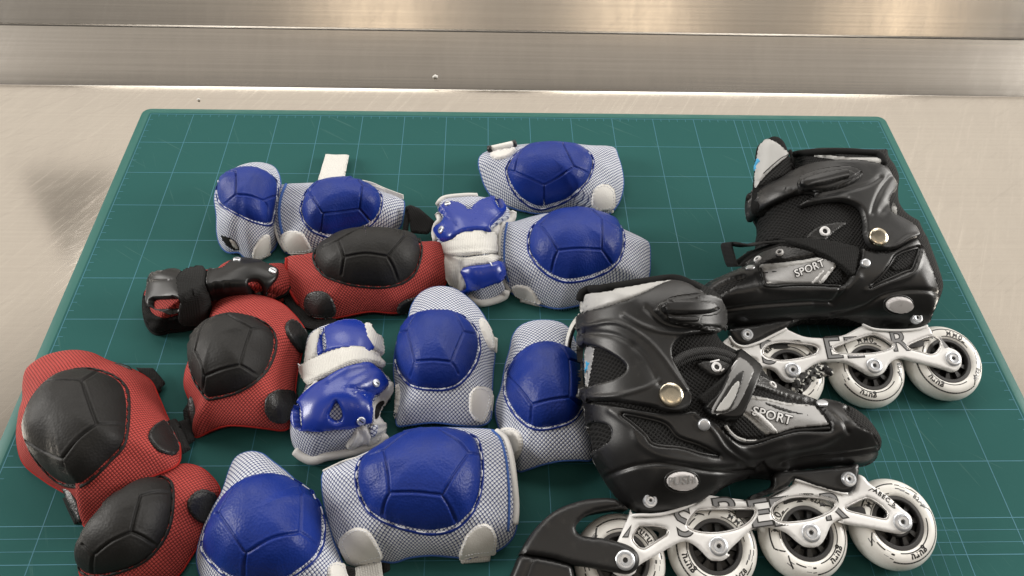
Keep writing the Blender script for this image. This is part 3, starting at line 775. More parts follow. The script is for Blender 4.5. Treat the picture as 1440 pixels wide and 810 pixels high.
# --- red pads
r, b, c = red_pad('sideways red pad between the black wrist guard and the white and blue one', 'elbow pad',
    X('A', [(330,495,2.6),(332,560,2),(346,620,1.4),(376,670,.8),(412,712,.4),(450,730,.4),(500,722,.6),(550,712,.8),(650,694,1),(740,700,.8),(800,690,.5),(862,650,.6),(922,605,.9),(940,565,1.5),(934,500,2.4),(915,436,2.7),(850,432,2.4),(760,425,2),(640,430,1.9),(520,450,2),(430,476,2.3),(370,486,2.6)]),
    X('A',[(640,520)])[0], 4.1,
    X('A', [(430,492),(434,515),(452,545),(480,570),(540,592),(600,606),(680,612),(740,605),(792,585),(826,550),(846,500),(848,460),(825,440),(760,428),(680,424),(590,425),(510,440),(452,470)]), 2.5,
    [X('A',l) for l in ([(528,425),(540,455),(550,489)],[(550,489),(546,520),(540,558)],[(550,489),(630,476),(715,487)],[(715,487),(750,445),(786,405)],[(715,487),(738,530),(756,582)],[(528,425),(470,448)],[(786,405),(835,432)],[(528,425),(600,385),(660,375)],[(660,375),(730,382),(786,405)])])
tab(r, M['black_leather'], X('A',[(398,665),(408,632),(445,617),(485,624),(512,658),(522,702),(495,722),(425,715),(405,692)]), b.tree, stitch=M['thread_black'])
tab(r, M['black_leather'], X('A',[(748,690),(765,660),(812,642),(830,645),(815,688),(790,703),(755,705)]), b.tree, stitch=M['thread_black'])
slab(r, M['black_web'], X('A',[(783,300,2.6),(800,290,2.8),(832,300,2.7),(892,352,1.7),(888,385,1.2),(868,405,1.0),(800,395,1.6),(796,350,2.1)]), .22)
slab(r, M['black_web'], X('A',[(782,302,2.5),(800,345,2.0),(792,395,1.4),(770,400,1.2)]), .2)
strap(r, M['black_web'], [(*X('A',[(345,600)])[0],.9),(*X('A',[(360,660)])[0],.7),(*X('A',[(420,735)])[0],.5),(*X('A',[(520,728)])[0],.5)], 1.6, .2)
stroke('end_binding', r, M['red_cloth'], X('A',[(332,495),(334,560),(348,620),(378,668)]), b.tree, .14, .02)

r, b, c = red_pad('upright red pad just in front of the black wrist guard', 'knee pad',
    X('C', [(315,345,1.6),(330,295,2),(360,257,2.4),(405,238,2.6),(460,233,2.6),(530,241,2.4),(600,268,2),(650,312,1.5),(690,365,1),(700,400,.8),(684,455,.6),(665,530,.6),(656,600,.6),(652,680,.7),(645,735,.9),(612,765,1.3),(540,758,1.8),(450,748,2),(385,748,1.7),(322,768,.9),(268,793,.4),(252,765,.4),(262,715,.5),(240,645,.6),(222,592,.7),(226,535,.9),(245,480,1.1),(280,400,1.4)]),
    X('C',[(440,490)])[0], 4.3,
    X('C', [(240,510),(248,545),(260,580),(288,625),(312,652),(352,648),(420,630),(480,600),(540,550),(574,492),(588,440),(574,392),(535,362),(480,342),(420,338),(365,350),(315,380),(272,425),(248,470)]), 2.6,
    [X('C',l) for l in ([(385,310),(435,338),(486,368)],[(486,368),(462,440),(440,511)],[(440,511),(370,528),(300,556)],[(300,556),(285,500),(262,455)],[(440,511),(475,530),(512,556)],[(486,368),(530,365),(574,385)],[(300,556),(295,600),(292,640)],[(385,310),(300,345),(262,455)],[(385,310),(430,300),(470,312)])])
tab(r, M['black_leather'], X('C',[(614,362),(630,336),(660,340),(700,385),(702,420),(682,468),(652,442),(624,400)]), b.tree, stitch=M['thread_black'])
tab(r, M['black_leather'], X('C',[(534,690),(540,640),(572,612),(612,608),(650,618),(650,680),(620,740),(580,742),(550,725)]), b.tree, stitch=M['thread_black'])
slab(r, M['black_web'], X('C',[(640,612,.9),(668,625,.8),(660,760,.3),(612,768,.4)]))
slab(r, M['black_leather'], X('C',[(230,650,1.2),(246,628,1.4),(262,640,1.4),(272,675,1.3),(272,720,1.1),(258,768,.8),(242,755,.7),(232,700,.9)]), .2, 'leather_tab')
slab(r, M['black_web'], X('C',[(215,690,.5),(245,640,.8),(250,780,.4),(225,810,.2)]))

r, b, c = red_pad('red pad half hidden under the leftmost one, cut off by the bottom of the photo', 'knee pad',
    X('D', [(585,440,1.6),(640,437,1.6),(690,460,1.3),(733,515,1),(722,565,.7),(695,625,.6),(670,690,.5),(640,740,.5),(600,800,.5),(540,850,.5),(430,870,.5),(330,850,.5),(272,810,.5),(266,755,.7),(282,695,.8),(312,645,.9),(365,595,1),(430,540,1.2),(500,470,1.4)]),
    X('D',[(470,640)])[0], 3.2,
    X('D', [(264,765),(268,795),(290,812),(330,817),(400,803),(480,770),(540,712),(575,645),(586,570),(580,515),(550,495),(510,500),(450,535),(390,585),(330,640),(290,695)]), 2.4,
    [X('D',l) for l in ([(472,540),(455,600),(440,662)],[(440,662),(370,695),(312,742)],[(440,662),(480,680),(522,708)],[(312,742),(292,722),(275,705)],[(312,742),(308,775),(310,808)],[(472,540),(520,528),(572,530)])])
tab(r, M['black_leather'], X('D',[(625,580),(634,545),(665,522),(705,525),(724,545),(712,590),(690,635),(650,620)]), b.tree, stitch=M['thread_black'])
slab(r, M['black_web'], X('D',[(700,590,.6),(728,545,.8),(745,610,.2),(690,690,.2)]))

r, b, c = red_pad('red pad with a black buckle strap, lying on top of another red pad', 'knee pad',
    X('D', [(76,215,1.6),(78,155,1.8),(92,112,2),(150,72,2.3),(230,54,2.5),(300,61,2.4),(360,88,2.1),(430,112,1.6),(500,152,1.2),(530,210,1.1),(560,280,1.2),(590,330,1.3),(602,400,1.8),(585,440,2.4),(500,478,2.9),(430,522,2.8),(372,580,2.2),(312,635,1),(280,640,.6),(274,592,.6),(240,545,.6),(200,520,.6),(150,490,.6),(78,430,.7),(56,350,.9),(62,270,1.2)]),
    X('D',[(300,310)])[0], 5.2,
    X('D', [(86,345),(104,400),(148,460),(200,505),(262,517),(312,490),(370,432),(416,382),(432,330),(438,250),(430,195),(395,160),(345,140),(290,132),(225,142),(168,178),(120,235),(94,290)]), 2.7,
    [X('D',l) for l in ([(275,155),(298,225),(325,300)],[(325,300),(260,350),(206,420)],[(206,420),(140,390),(75,352)],[(206,420),(220,460),(238,500)],[(325,300),(375,300),(428,302)],[(275,155),(330,122),(355,115)],[(275,155),(150,160),(90,240)])])
tab(r, M['black_leather'], X('D',[(495,350),(508,312),(545,290),(575,325),(598,385),(580,408),(530,395)]), b.tree, stitch=M['thread_black'])
slab(r, M['black_web'], X('D',[(552,290,1.7),(590,278,1.6),(640,385,1.0),(600,405,1.3)]), .3, 'buckle')
slab(r, M['black_web'], X('D',[(590,292,1.2),(635,280,.9),(655,355,.4),(622,375,.6)]), .2)
slab(r, M['black_leather'], X('D',[(374,94,2.4),(400,93,2.3),(436,108,2.1),(446,122,2.1),(420,120,2.3),(390,108,2.4)]), .15, 'leather_tab')
slab(r, M['black_web'], X('D',[(455,110,1.4),(512,108,1.0),(556,165,.4),(520,195,.9)]), .2)
slab(r, M['black_web'], X('D',[(500,150,1.2),(520,140,1.0),(545,190,.4),(520,205,.6)]), .2, 'buckle')
slab(r, M['black_leather'], X('D',[(200,517,1.1),(225,508,1.3),(245,518,1.3),(266,560,1.2),(277,612,1.0),(266,636,.8),(250,620,.7),(225,570,.8)]), .2, 'leather_tab')
slab(r, M['black_web'], X('D',[(205,548,.5),(222,545,.6),(270,628,.3),(248,640,.15)]))
# ------------------------------------------------------------------ wrist guards
def guard_root(label, pts):
    c = np.array([P(x, y, 0) for x, y, _ in pts]).mean(0)
    return thing('wrist_guard', label, 'wrist guard', (c[0], c[1], 0), 'wrist guards among the pads')
def slots(root, m, polys, trees, lift):
    for p in polys: patch('mesh_window', root, m, p, trees, t=.02, e=2, lift=lift, sink=0.0)
def screw(root, px, py, trees, r=.33, m=None):
    o, Q, N = disc('screw', root, m or M['steel_screw'], px, py, trees, r, .16)
    a = np.cross(N, [0.3,1,0]); a /= np.linalg.norm(a)
    V, F, _ = ribbon(np.array([Q+N*.165-a*r*.6, Q+N*.165, Q+N*.165+a*r*.6]), np.cross(N, a), r*.28, .01)
    mk('slot', V, F, M['ink'], o)
    return o

# white and blue guard in the middle, palm plate towards the viewer
edge = X('E', [(250,105,2.6),(330,82,3),(430,82,3),(500,112,2.6),(530,170,2.2),(545,250,1.8),(562,330,1.6),(598,372,1.3),(596,440,1),(560,475,1),(545,520,.9),(548,560,.9),(572,590,.9),(570,640,.6),(530,682,.5),(450,712,.5),(350,732,.5),(270,748,.5),(215,765,.5),(150,738,.6),(112,690,.8),(98,620,.9),(106,560,1),(132,500,1),(165,435,1),(178,380,1),(170,310,1),(176,200,1.4),(198,140,2)])
r = guard_root('white and blue wrist guard with a teardrop hole in its glossy plate', edge)
b = pad_body(r, M['blue_mesh'], edge, X('E',[(330,430)])[0], 4.6, p=2.2, q=.7, bind=None, thick=1.2)
T = b.tree
patch('forearm_cloth', r, M['white_cloth'], X('E',[(182,210),(200,150),(245,112),(255,130),(235,240),(190,300),(172,290)]), T, t=.3, e=5)
o1, V1, F1 = patch('forearm_plate', r, M['blue_plastic'], X('E',[(262,128),(300,102),(360,82),(430,82),(468,105),(498,140),(505,220),(470,240),(380,230),(300,240),(240,250),(240,180)]), T, t=.32, e=4, lift=.15, holes=[X('E',[(262,140),(272,140),(278,220),(266,225),(260,180)])], lines=[(X('E',[(248,150),(250,240)]),2,.1)])
patch('white_tape', r, M['white_web'], X('E',[(455,105),(490,100),(510,140),(540,160),(545,250),(505,225),(478,200),(460,150)]), T, t=.2, e=2.5, lift=.3)
o2, V2, F2 = patch('palm_plate', r, M['blue_plastic'], X('E',[(268,370),(330,330),(410,295),(480,287),(532,330),(570,378),(562,408),(512,440),(490,480),(500,520),(497,578),(462,584),(400,605),(300,612),(220,622),(150,616),(120,580),(126,520),(170,450),(218,400)]), T, t=.38, e=5, lift=.12, dome=.12,
    holes=[X('E',[(330,483),(352,520),(350,555),(322,565),(294,543),(308,512)]), X('E',[(148,505),(160,503),(168,590),(156,598),(148,560)])],
    lines=[(X('E',[(140,520),(200,440),(280,390),(400,320),(480,310)]),4,-.05),(X('E',[(520,345),(550,385),(490,435),(470,490),(480,560)]),4,-.06),(X('E',[(230,420),(330,400),(430,340)]),14,.08)])
TP = bvh(V2, F2)
screw(r, *X('E',[(523,383)])[0], [TP], .36); screw(r, *X('E',[(450,570)])[0], [TP], .36)
o3, V3, F3 = patch('wrist_strap', r, M['white_web'], X('E',[(160,300),(180,285),(240,258),(340,222),(450,212),(520,238),(552,282),(545,312),(480,288),(400,298),(305,345),(222,385),(190,395),(172,345)]), T, t=.22, e=2.5, lift=.3, lines=[(X('E',[(470,225),(500,250),(545,270)]),3,.12)])
for pts in ([(160,298),(150,290),(152,302)],): stroke('loose_thread', r, M['thread_white'], X('E',pts), [T, bvh(V3,F3)], .05, .2)
stroke('white_binding', r, M['white_cloth'], X('E',[(132,715),(165,742),(215,760),(270,742),(350,728),(450,708),(530,678),(565,640)]), T, .42, .1, n=10)
patch('thumb_cloth', r, M['white_cloth'], X('E',[(496,585),(498,520),(506,480),(540,440),(572,388),(598,374),(602,425),(575,470),(548,515),(545,558),(574,590),(566,640),(525,680),(480,694),(470,650),(490,610)]), T, t=.28, e=4, lift=.05,
    lines=[(X('E',[(560,440),(525,490),(520,560)]),5,.2),(X('E',[(500,600),(540,600),(565,600)]),3,.15),(X('E',[(490,660),(530,640),(565,620)]),3,.2)])
patch('thumb_opening', r, M['black_cloth'], X('E',[(512,505),(528,478),(552,466),(556,480),(538,508),(528,552),(512,556)]), T, t=.02, e=2, lift=.3)
patch('cloth_fold', r, M['white_cloth'], X('E',[(372,690),(400,650),(428,606),(462,592),(486,608),(498,646),(478,676),(430,690),(395,706)]), T, t=.4, e=5, lift=.15, lines=[(X('E',[(440,610),(460,650),(440,685)]),4,.2),(X('E',[(395,690),(430,650),(440,620)]),3,.15)])
patch('mesh_window', r, M['blue_mesh'], X('E',[(492,590),(520,586),(518,620),(500,640),(486,615)]), T, t=.1, e=2, lift=.45)
stroke('edge_binding', r, M['white_cloth'], X('E',[(150,490),(180,440),(215,405),(240,380)]), T, .22, .12, n=10)

# white and blue guard lying beside the red pad
edge = X('H', [(105,155,2.2),(150,122,2.6),(270,110,3),(345,112,3),(420,124,3),(500,155,2.4),(555,215,1.6),(568,240,1.4),(540,285,1.2),(495,325,1.3),(475,385,1.4),(478,450,1.2),(492,600,.9),(515,680,1),(508,718,.6),(440,742,.5),(360,757,.5),(300,725,.5),(240,690,.5),(180,645,.6),(150,560,.8),(138,460,.9),(92,385,1),(85,295,1.2),(115,215,1.8)])
r = guard_root('white and blue wrist guard squeezed between the sideways red pad and a blue pad', edge)
b = pad_body(r, M['blue_mesh'], edge, X('H',[(310,410)])[0], 4.4, p=2.2, q=.7, bind=None, thick=1.2)
T = b.tree
o1, V1, F1 = patch('palm_plate', r, M['blue_plastic'], X('H',[(128,180),(160,152),(230,152),(300,178),(360,142),(430,122),(478,132),(508,170),(512,210),(470,250),(428,290),(408,330),(330,332),(250,348),(190,382),(150,385),(112,350),(94,320),(106,292),(142,270),(152,230),(128,205)]), T, t=.34, e=5, lift=.12, dome=.12,
    holes=[X('H',[(282,178),(312,182),(308,196),(286,192)]), X('H',[(450,140),(462,138),(478,185),(468,188)])],
    lines=[(X('H',[(160,180),(240,180),(310,215),(380,170),(440,150)]),6,.05),(X('H',[(420,150),(440,200),(460,230)]),4,-.08)])
TP = bvh(V1, F1)
screw(r, *X('H',[(130,312)])[0], [TP], .4); screw(r, *X('H',[(168,156)])[0], [TP], .33)
stroke('edge_binding', r, M['white_cloth'], X('H',[(112,160),(150,124),(270,110),(345,110)]), T, .25, .08, n=10)
stroke('edge_binding', r, M['white_cloth'], X('H',[(110,215),(125,260),(105,280),(92,330),(100,375)]), T, .3, .08, n=10)
stroke('edge_binding', r, M['white_cloth'], X('H',[(555,205),(545,250),(500,285),(455,310),(440,345)]), T, .45, .05, n=10)
stroke('edge_binding', r, M['white_cloth'], X('H',[(300,715),(360,748),(440,735),(506,708),(512,680)]), T, .4, .05, n=10)
o4, V4, F4 = patch('strap_tail', r, M['white_web'], X('H',[(145,455),(265,475),(462,462),(445,512),(270,548),(292,640),(250,680),(182,630),(155,560)]), T, t=.25, e=3, lift=.15, lines=[(X('H',[(180,470),(230,560),(235,650)]),4,.2),(X('H',[(270,490),(265,560)]),5,.15),(X('H',[(200,480),(270,545)]),4,.2)])
o2, V2, F2 = patch('forearm_plate', r, M['blue_plastic'], X('H',[(262,545),(370,522),(440,512),(478,518),(488,600),(480,622),(420,640),(330,672),(288,690),(252,672),(300,640)]), T, t=.35, e=4, lift=.3, dome=.3)
o3, V3, F3 = patch('wrist_strap', r, M['white_web'], X('H',[(132,393),(200,370),(270,336),(400,328),(444,336),(452,400),(460,452),(400,460),(270,470),(142,456)]), T, t=.22, e=2.5, lift=.3, lines=[(X('H',[(150,455),(250,440),(455,440)]),3,.1)])
stroke('loose_thread', r, M['thread_white'], X('H',[(380,460),(400,500),(420,515),(430,530)]), [T, bvh(V2,F2)], .05, .15)

# black and red guard at the left
edge = X('C', [(66,230,1.2),(85,205,1.8),(100,165,2.6),(140,150,3),(215,152,3),(310,142,2.8),(370,132,2.6),(400,108,2.6),(430,95,2.6),(470,98,2.6),(560,120,2.4),(615,118,2.2),(640,170,2),(625,225,1.5),(560,250,1),(420,262,1),(340,290,.8),(310,335,.6),(298,352,.6),(220,370,.5),(160,376,.5),(110,386,.5),(76,350,.6),(62,290,.8)])
r = guard_root('black and red wrist guard with glossy black plates', edge)
b = pad_body(r, M['red_mesh'], edge, X('C',[(300,215)])[0], 4.4, p=2.2, q=.7, bind=M['black_cloth'], bindr=.2, thick=1.2)
T = b.tree
patch('glove_cloth', r, M['black_cloth'], X('C',[(66,245),(80,235),(92,300),(140,325),(205,312),(305,300),(308,335),(298,352),(220,368),(160,374),(110,384),(78,348),(64,290)]), T, t=.3, e=5, lines=[(X('C',[(100,340),(170,340),(230,325),(290,318)]),4,.2),(X('C',[(130,365),(200,350),(290,338)]),4,.15)], lift=.05)
patch('glove_cloth', r, M['black_cloth'], X('C',[(300,150),(312,140),(370,132),(400,108),(430,95),(480,98),(440,115),(380,150),(330,170),(312,260),(300,300),(298,200)]), T, t=.2, e=4)
patch('forearm_plate', r, M['black_gloss'], X('C',[(84,222),(95,168),(122,152),(215,160),(214,290),(120,298),(85,272)]), T, t=.3, e=2.2, lift=.15, dome=.1, sp=1.6, holes=[X('C',[(104,266),(112,258),(140,256),(198,254),(204,262),(204,280),(196,288),(140,291),(112,292),(104,282)])])
o2, V2, F2 = patch('palm_plate', r, M['black_gloss'], X('C',[(312,152),(370,137),(420,103),(500,107),(560,127),(590,148),(582,180),(546,215),(550,236),(470,232),(420,236),(340,246),(312,250)]), T, t=.36, e=5, lift=.15, dome=.12, holes=[X('C',[(472,190),(505,185),(522,200),(526,220),(500,222),(480,205)])], lines=[(X('C',[(340,180),(430,160),(540,160)]),12,.06)])
TP = bvh(V2, F2)
screw(r, *X('C',[(428,98)])[0], [TP, T], .36); screw(r, *X('C',[(568,142)])[0], [TP], .38)
patch('wrist_strap', r, M['black_web'], X('C',[(204,165),(300,140),(308,200),(312,300),(306,330),(268,345),(202,335),(206,250)]), T, t=.25, e=2.5, lift=.35)
# ------------------------------------------------------------------ inline skates
class Plane:
    """the skate's own plane: U along the wheels, V away from them towards the cuff, N out of the visible side"""
    def __init__(s, axles, z, tilt, woff, roll=0.0, flip=False):
        pts = [P(x, y, z) for x, y in axles]
        u = pts[-1]-pts[0]; u[2] = 0; u /= np.linalg.norm(u)
        k = np.array([0,0,1.0]); v = np.cross(k, u)
        a = math.radians(tilt); n = k*math.cos(a)-v*math.sin(a); v2 = np.cross(n, u)
        b = math.radians(roll); s.U = u*math.cos(b)-n*math.sin(b); s.N = n*math.cos(b)+u*math.sin(b); s.V = v2
        s.O = pts[0]-s.N*woff
    def S(s, px, py, w=0.0):
        d = ray(px, py); t = ((s.O+s.N*w-CAM)@s.N)/(d@s.N); q = CAM+d*t-s.O
        return np.array([q@s.U, q@s.V])
    def to3(s, uv, w):
        uv = np.asarray(uv, float); w = np.broadcast_to(np.asarray(w, float), uv.shape[:1])
        return s.O+np.outer(uv[:,0], s.U)+np.outer(uv[:,1], s.V)+np.outer(w, s.N)
    def loop(s, pts, w=0.0, smooth=True):
        q = np.array([s.S(p[0], p[1], w) for p in pts])
        return spline(q) if smooth else q
def shrink(loop, k):
    L = resample(loop, sp=.15); T = np.roll(L,-1,0)-np.roll(L,1,0); T /= np.maximum(np.linalg.norm(T, axis=1), 1e-9)[:,None]
    A = np.sum(L[:,0]*np.roll(L[:,1],-1)-np.roll(L[:,0],-1)*L[:,1])
    N = np.stack([-T[:,1], T[:,0]], 1)*(1 if A > 0 else -1)
    return L+N*k
def inflate(name, parent, m, pl, pts, W, R, inset=0.0, sp=0.28, w0=0.0, shape=0.5, floor=0.15, wfun=None):
    """a stuffed two-sided body with the outline pts"""
    L = pl.loop(pts, w0)
    if inset: L = shrink(L, inset)
    V2, F, d, _ = fill([L], sp)
    t = np.clip(d/R, 0, 1); h = W*(1-(1-t)**2)**shape
    if wfun is not None: h = h*wfun(V2)
    A = pl.to3(V2, w0+h); B = pl.to3(V2, w0-h*.92)
    B[:,2] = np.maximum(B[:,2], floor)
    F = fixn(A, F); n = len(A)
    on = d < 1e-5
    Fb = [[(x if on[x] else x+n) for x in f[::-1]] for f in F]
    o = mk(name, np.vstack([A, B]), [list(f) for f in F]+Fb, m, parent, uv=np.vstack([V2, V2]))
    return o, A, F
def plate(name, parent, m, pl, pts, w1, w0, bevel=.15, sp=.16, holes=(), smooth=True, wref=None, lines=(), both=False, raw=None):
    """flat part of a skate with thickness w0..w1 and rounded edges; both = the same part again on the far side"""
    wr = w1 if wref is None else wref
    L = raw if raw is not None else pl.loop(pts, wr, smooth)
    H = [pl.loop(h, wr) for h in holes]
    V2, F, d, _ = fill([L]+H, sp)
    top = w1-bevel*(1-rnd(d, bevel*1.6))
    for ln, wd, dp in lines:
        top = top-dp*np.exp(-(segdist(V2, linesegs(spline([pl.S(p[0], p[1], wr) for p in ln], False)))/wd)**2)
    A = pl.to3(V2, top); B = pl.to3(V2, w0); n = len(A)
    F = fixn(A, F); Fs = [list(f) for f in F]+[[x+n for x in f[::-1]] for f in F]
    for x, y in border(F): Fs.append([y, x, x+n, y+n])
    V = np.vstack([A, B])
    tr = bvh(A, F)
    if both:
        k = len(V); rel = V-pl.O; hN = rel@pl.N; V2b = V-np.outer(2*hN, pl.N); V2b[:,2] = np.maximum(V2b[:,2], .02)
        V = np.vstack([V, V2b]); Fs = Fs+[[x+k for x in f[::-1]] for f in Fs]
    o = mk(name, V, Fs, m, parent, sharp=42)
    return o, tr
def bolt(parent, pl, uv, w, r=.52, name='axle_bolt', m=None):
    c = pl.to3([uv], w)[0]
    prof = [(0,-.02),(r*.24,-.02),(r*.28,.09),(r*.52,.11),(r*.56,.07),(r*.62,.07),(r*.68,.14),(r*.88,.13),(r,.05),(r*1.02,-.35)]
    V, F = lathe(prof, 28, c, pl.N, pl.U)
    o = mk(name, V, F, m or M['steel_screw'], parent, sharp=40)
    V, F = lathe([(0,.0),(r*.23,.0)], 6, c, pl.N, pl.U); mk('hex_socket', V, F, M['ink'], o, smooth=False)
    return o
def sbolt(parent, pl, px, py, trees, r):
    q = hit(trees, px, py)[0]-pl.O; w = float(q@pl.N)
    return bolt(parent, pl, (float(q@pl.U), float(q@pl.V)), w+.17, r, 'mounting_bolt')
def wheel_meshes():
    """one wheel in its own frame (axis = z), in cm: list of (name, V, F, material)"""
    Z = (0,0,0); ax = (0,0,1); ux = (1,0,0); out = []
    half = [(2.06,.98),(2.2,1.1),(2.45,1.14),(2.75,1.08),(3.0,.95),(3.22,.72),(3.38,.46),(3.47,.2)]
    prof = half+[(3.5,0)]+[(r, -w) for r, w in half[::-1]]
    out.append(('tyre', *lathe(prof, 72, Z, ax, ux), 'urethane'))
    hb = [(1.72,.55),(1.74,1.0),(1.80,1.05),(2.0,1.05),(2.07,.98),(2.07,-.98),(2.0,-1.05),(1.80,-1.05),(1.74,-1.0),(1.72,-.55)]
    out.append(('hub_ring', *lathe(hb, 64, Z, ax, ux), 'hub'))
    parts = [lathe([(0,.35),(1.73,.35)], 48, Z, ax, ux), lathe([(0,-.35),(1.73,-.35)], 48, Z, ax, ux),
             lathe([(.45,.9),(.55,1.0),(1.0,1.0),(1.1,.9),(1.15,.3)], 40, Z, ax, ux)]
    for k in range(9):
        a = 2*math.pi*k/9; c, s = math.cos(a), math.sin(a)
        q = np.array([(1.0,-.13,.35),(1.74,-.3,.35),(1.74,.3,.35),(1.0,.13,.35),(1.0,-.10,.85),(1.74,-.24,.78),(1.74,.24,.78),(1.0,.10,.85)])
        R2 = np.array([[c,-s,0],[s,c,0],[0,0,1]])
        parts.append((q@R2.T, [[4,5,6,7],[0,1,5,4],[1,2,6,5],[2,3,7,6],[3,0,4,7]]))
    out.append(('hub_core', *merge(parts), 'hub_black'))
    def h(r): return float(np.interp(r, [a for a, _ in half]+[3.5], [b for _, b in half]+[0]))
    def arc(r, a0, a1, wd, m='ink', r1=None):
        V, F = [], []; n = max(3, int(abs(a1-a0)/4))
        for k in range(n+1):
            t = k/n; a = math.radians(a0+(a1-a0)*t); rr = r+((r1 if r1 is not None else r)-r)*t
            for q in (rr-wd/2, rr+wd/2): V.append((q*math.cos(a), q*math.sin(a), h(q)+.012))
        for k in range(n): F.append([2*k, 2*k+2, 2*k+3, 2*k+1])
        return np.array(V), F
    def word(s, r, a, size, up=True, bold=.012):
        V, F = textmesh(s, size, bold, 0.0, 1.1); a = math.radians(a); W = []
        for x, y, z in V:
            th = a+(-x if up else x)/r; q = r+(y if up else -y)
            W.append((q*math.cos(th), q*math.sin(th), h(q)+.014))
        return np.array(W), F
    ink = [arc(2.96, 40, 130, .10), arc(2.24, 52, 118, .07), arc(2.96, 130, 142, .16, r1=2.35), word('70MM', 2.6, 85, .74, False, .018),
           arc(3.0, 205, 330, .10), arc(2.28, 215, 322, .08), word('guru', 2.62, 250, .78, True, .025), arc(3.0, 330, 346, .16, r1=2.4),
           arc(2.75, 38, 30, .36), arc(2.7, 20, 12, .5), arc(2.95, 12, 0, .09), word('82A', 2.6, -5, .5, True, .02),
           arc(2.66, 204, 198, .42), arc(2.5, 186, 168, .09), arc(2.95, 168, 150, .12, r1=2.4)]
    grey = [arc(2.66, 30, 21, .36), arc(2.62, 196, 188, .42), arc(2.75, 166, 156, .3), arc(2.65, -14, -22, .3)]
    out.append(('wheel_print', *merge(ink), 'ink')); out.append(('grey_mark', *merge(grey), 'grey_print'))
    return out
WHEEL = wheel_meshes(); WMESH = {}
def add_wheel(root, pl, uv, spin, label=None):
    """a wheel with its pieces; the first one makes the meshes, the others share them"""
    o0 = None; R3 = np.stack([pl.U, pl.V, pl.N], 1)
    a = math.radians(spin); Rz = np.array([[math.cos(a),-math.sin(a),0],[math.sin(a),math.cos(a),0],[0,0,1]])
    mt = Matrix((R3@Rz).tolist()).to_4x4()
    c = pl.to3([uv], 0.0)[0]
    for nm, V, F, mm in WHEEL:
        if nm not in WMESH:
            me = bpy.data.meshes.new(nm); me.from_pydata((V*CM).tolist(), [], [list(map(int,f)) for f in F])
            me.polygons.foreach_set('use_smooth', [True]*len(me.polygons)); me.set_sharp_from_angle(angle=math.radians(38))
            me.materials.append(M[mm]); WMESH[nm] = me
        o = bpy.data.objects.new('wheel' if o0 is None else nm, WMESH[nm]); col.objects.link(o)
        if o0 is None:
            o.parent = root; o.matrix_local = Matrix.Translation(Vector((c-rootloc(root))*CM)) @ mt; o0 = o
        else: o.parent = o0
    return o0
def lace_knot(root, pl, pts, trees, r, m, name='lace', lift=.3): return stroke(name, root, m, pts, trees, r, lift, n=8)

# ================================================================= front skate (toe to the right)
pf = Plane([(878,788),(1011,768),(1141,749),(1270,734)], 3.45, 16, 1.65)
rf = thing('inline_skate', 'black inline skate with a heel brake, toe to the right', 'inline skate', (pf.to3([(11,7)],0)[0][0], pf.to3([(11,7)],0)[0][1], 0), 'pair of inline skates')
body = X('F1', [(820,426),(823,412),(834,405),(870,402),(910,398),(942,395),(965,397),(985,406),(1000,415),(1012,424),(1017,440),(1016,456),(1008,468),(1010,482),(1030,494),(1048,502),(1066,520),(1085,540),(1115,551),(1145,562),(1160,563),(1185,569),(1209,585),(1226,606),(1235,625),(1232,643),(1214,654),(1190,660),(1150,663),(1105,668),(1093,674),(1053,676),(1020,690),(1000,705),(960,722),(920,728),(895,726),(876,712),(855,684),(836,650),(828,620),(824,590),(822,550),(821,510),(818,470)])
def wf(uv): return np.clip(0.90+0.012*(uv[:,1]-8), .80, 1.06)
ob, VA, FA = inflate('boot_liner', rf, M['black_mesh'], pf, body, 4.7, 4.6, inset=.22, wfun=wf)
T0 = bvh(VA, FA)
# silver heel and collar lining
patch('heel_panel', rf, M['silver_vinyl'], X('F1',[(821,490),(836,487),(834,510),(827,545),(822,543)]), T0, t=.06, e=2)
pz = X('F1',[(823,500),(826,508),(832,510),(828,516),(829,523),(825,520),(822,526),(822,512)])
patch('printed_star', rf, M['blue_ink'], pz, T0, t=.03, e=1, lift=.08, sharp=True, sp=1.5)
oc, VC, FC = patch('collar', rf, M['light_silver'], X('S6',[(98,255),(108,205),(150,178),(300,160),(500,130),(650,103),(780,88),(815,98),(720,135),(620,178),(500,222),(300,285),(160,325),(112,335),(95,300)]), T0, t=.25, e=5, lift=.05, dome=.1)
stroke('collar_rim', rf, M['black_cloth'], X('S6',[(92,235),(100,195),(120,170),(170,150),(300,140),(480,113),(650,88),(760,74),(840,80),(920,115),(985,160)]), T0, .36, .12, n=10)
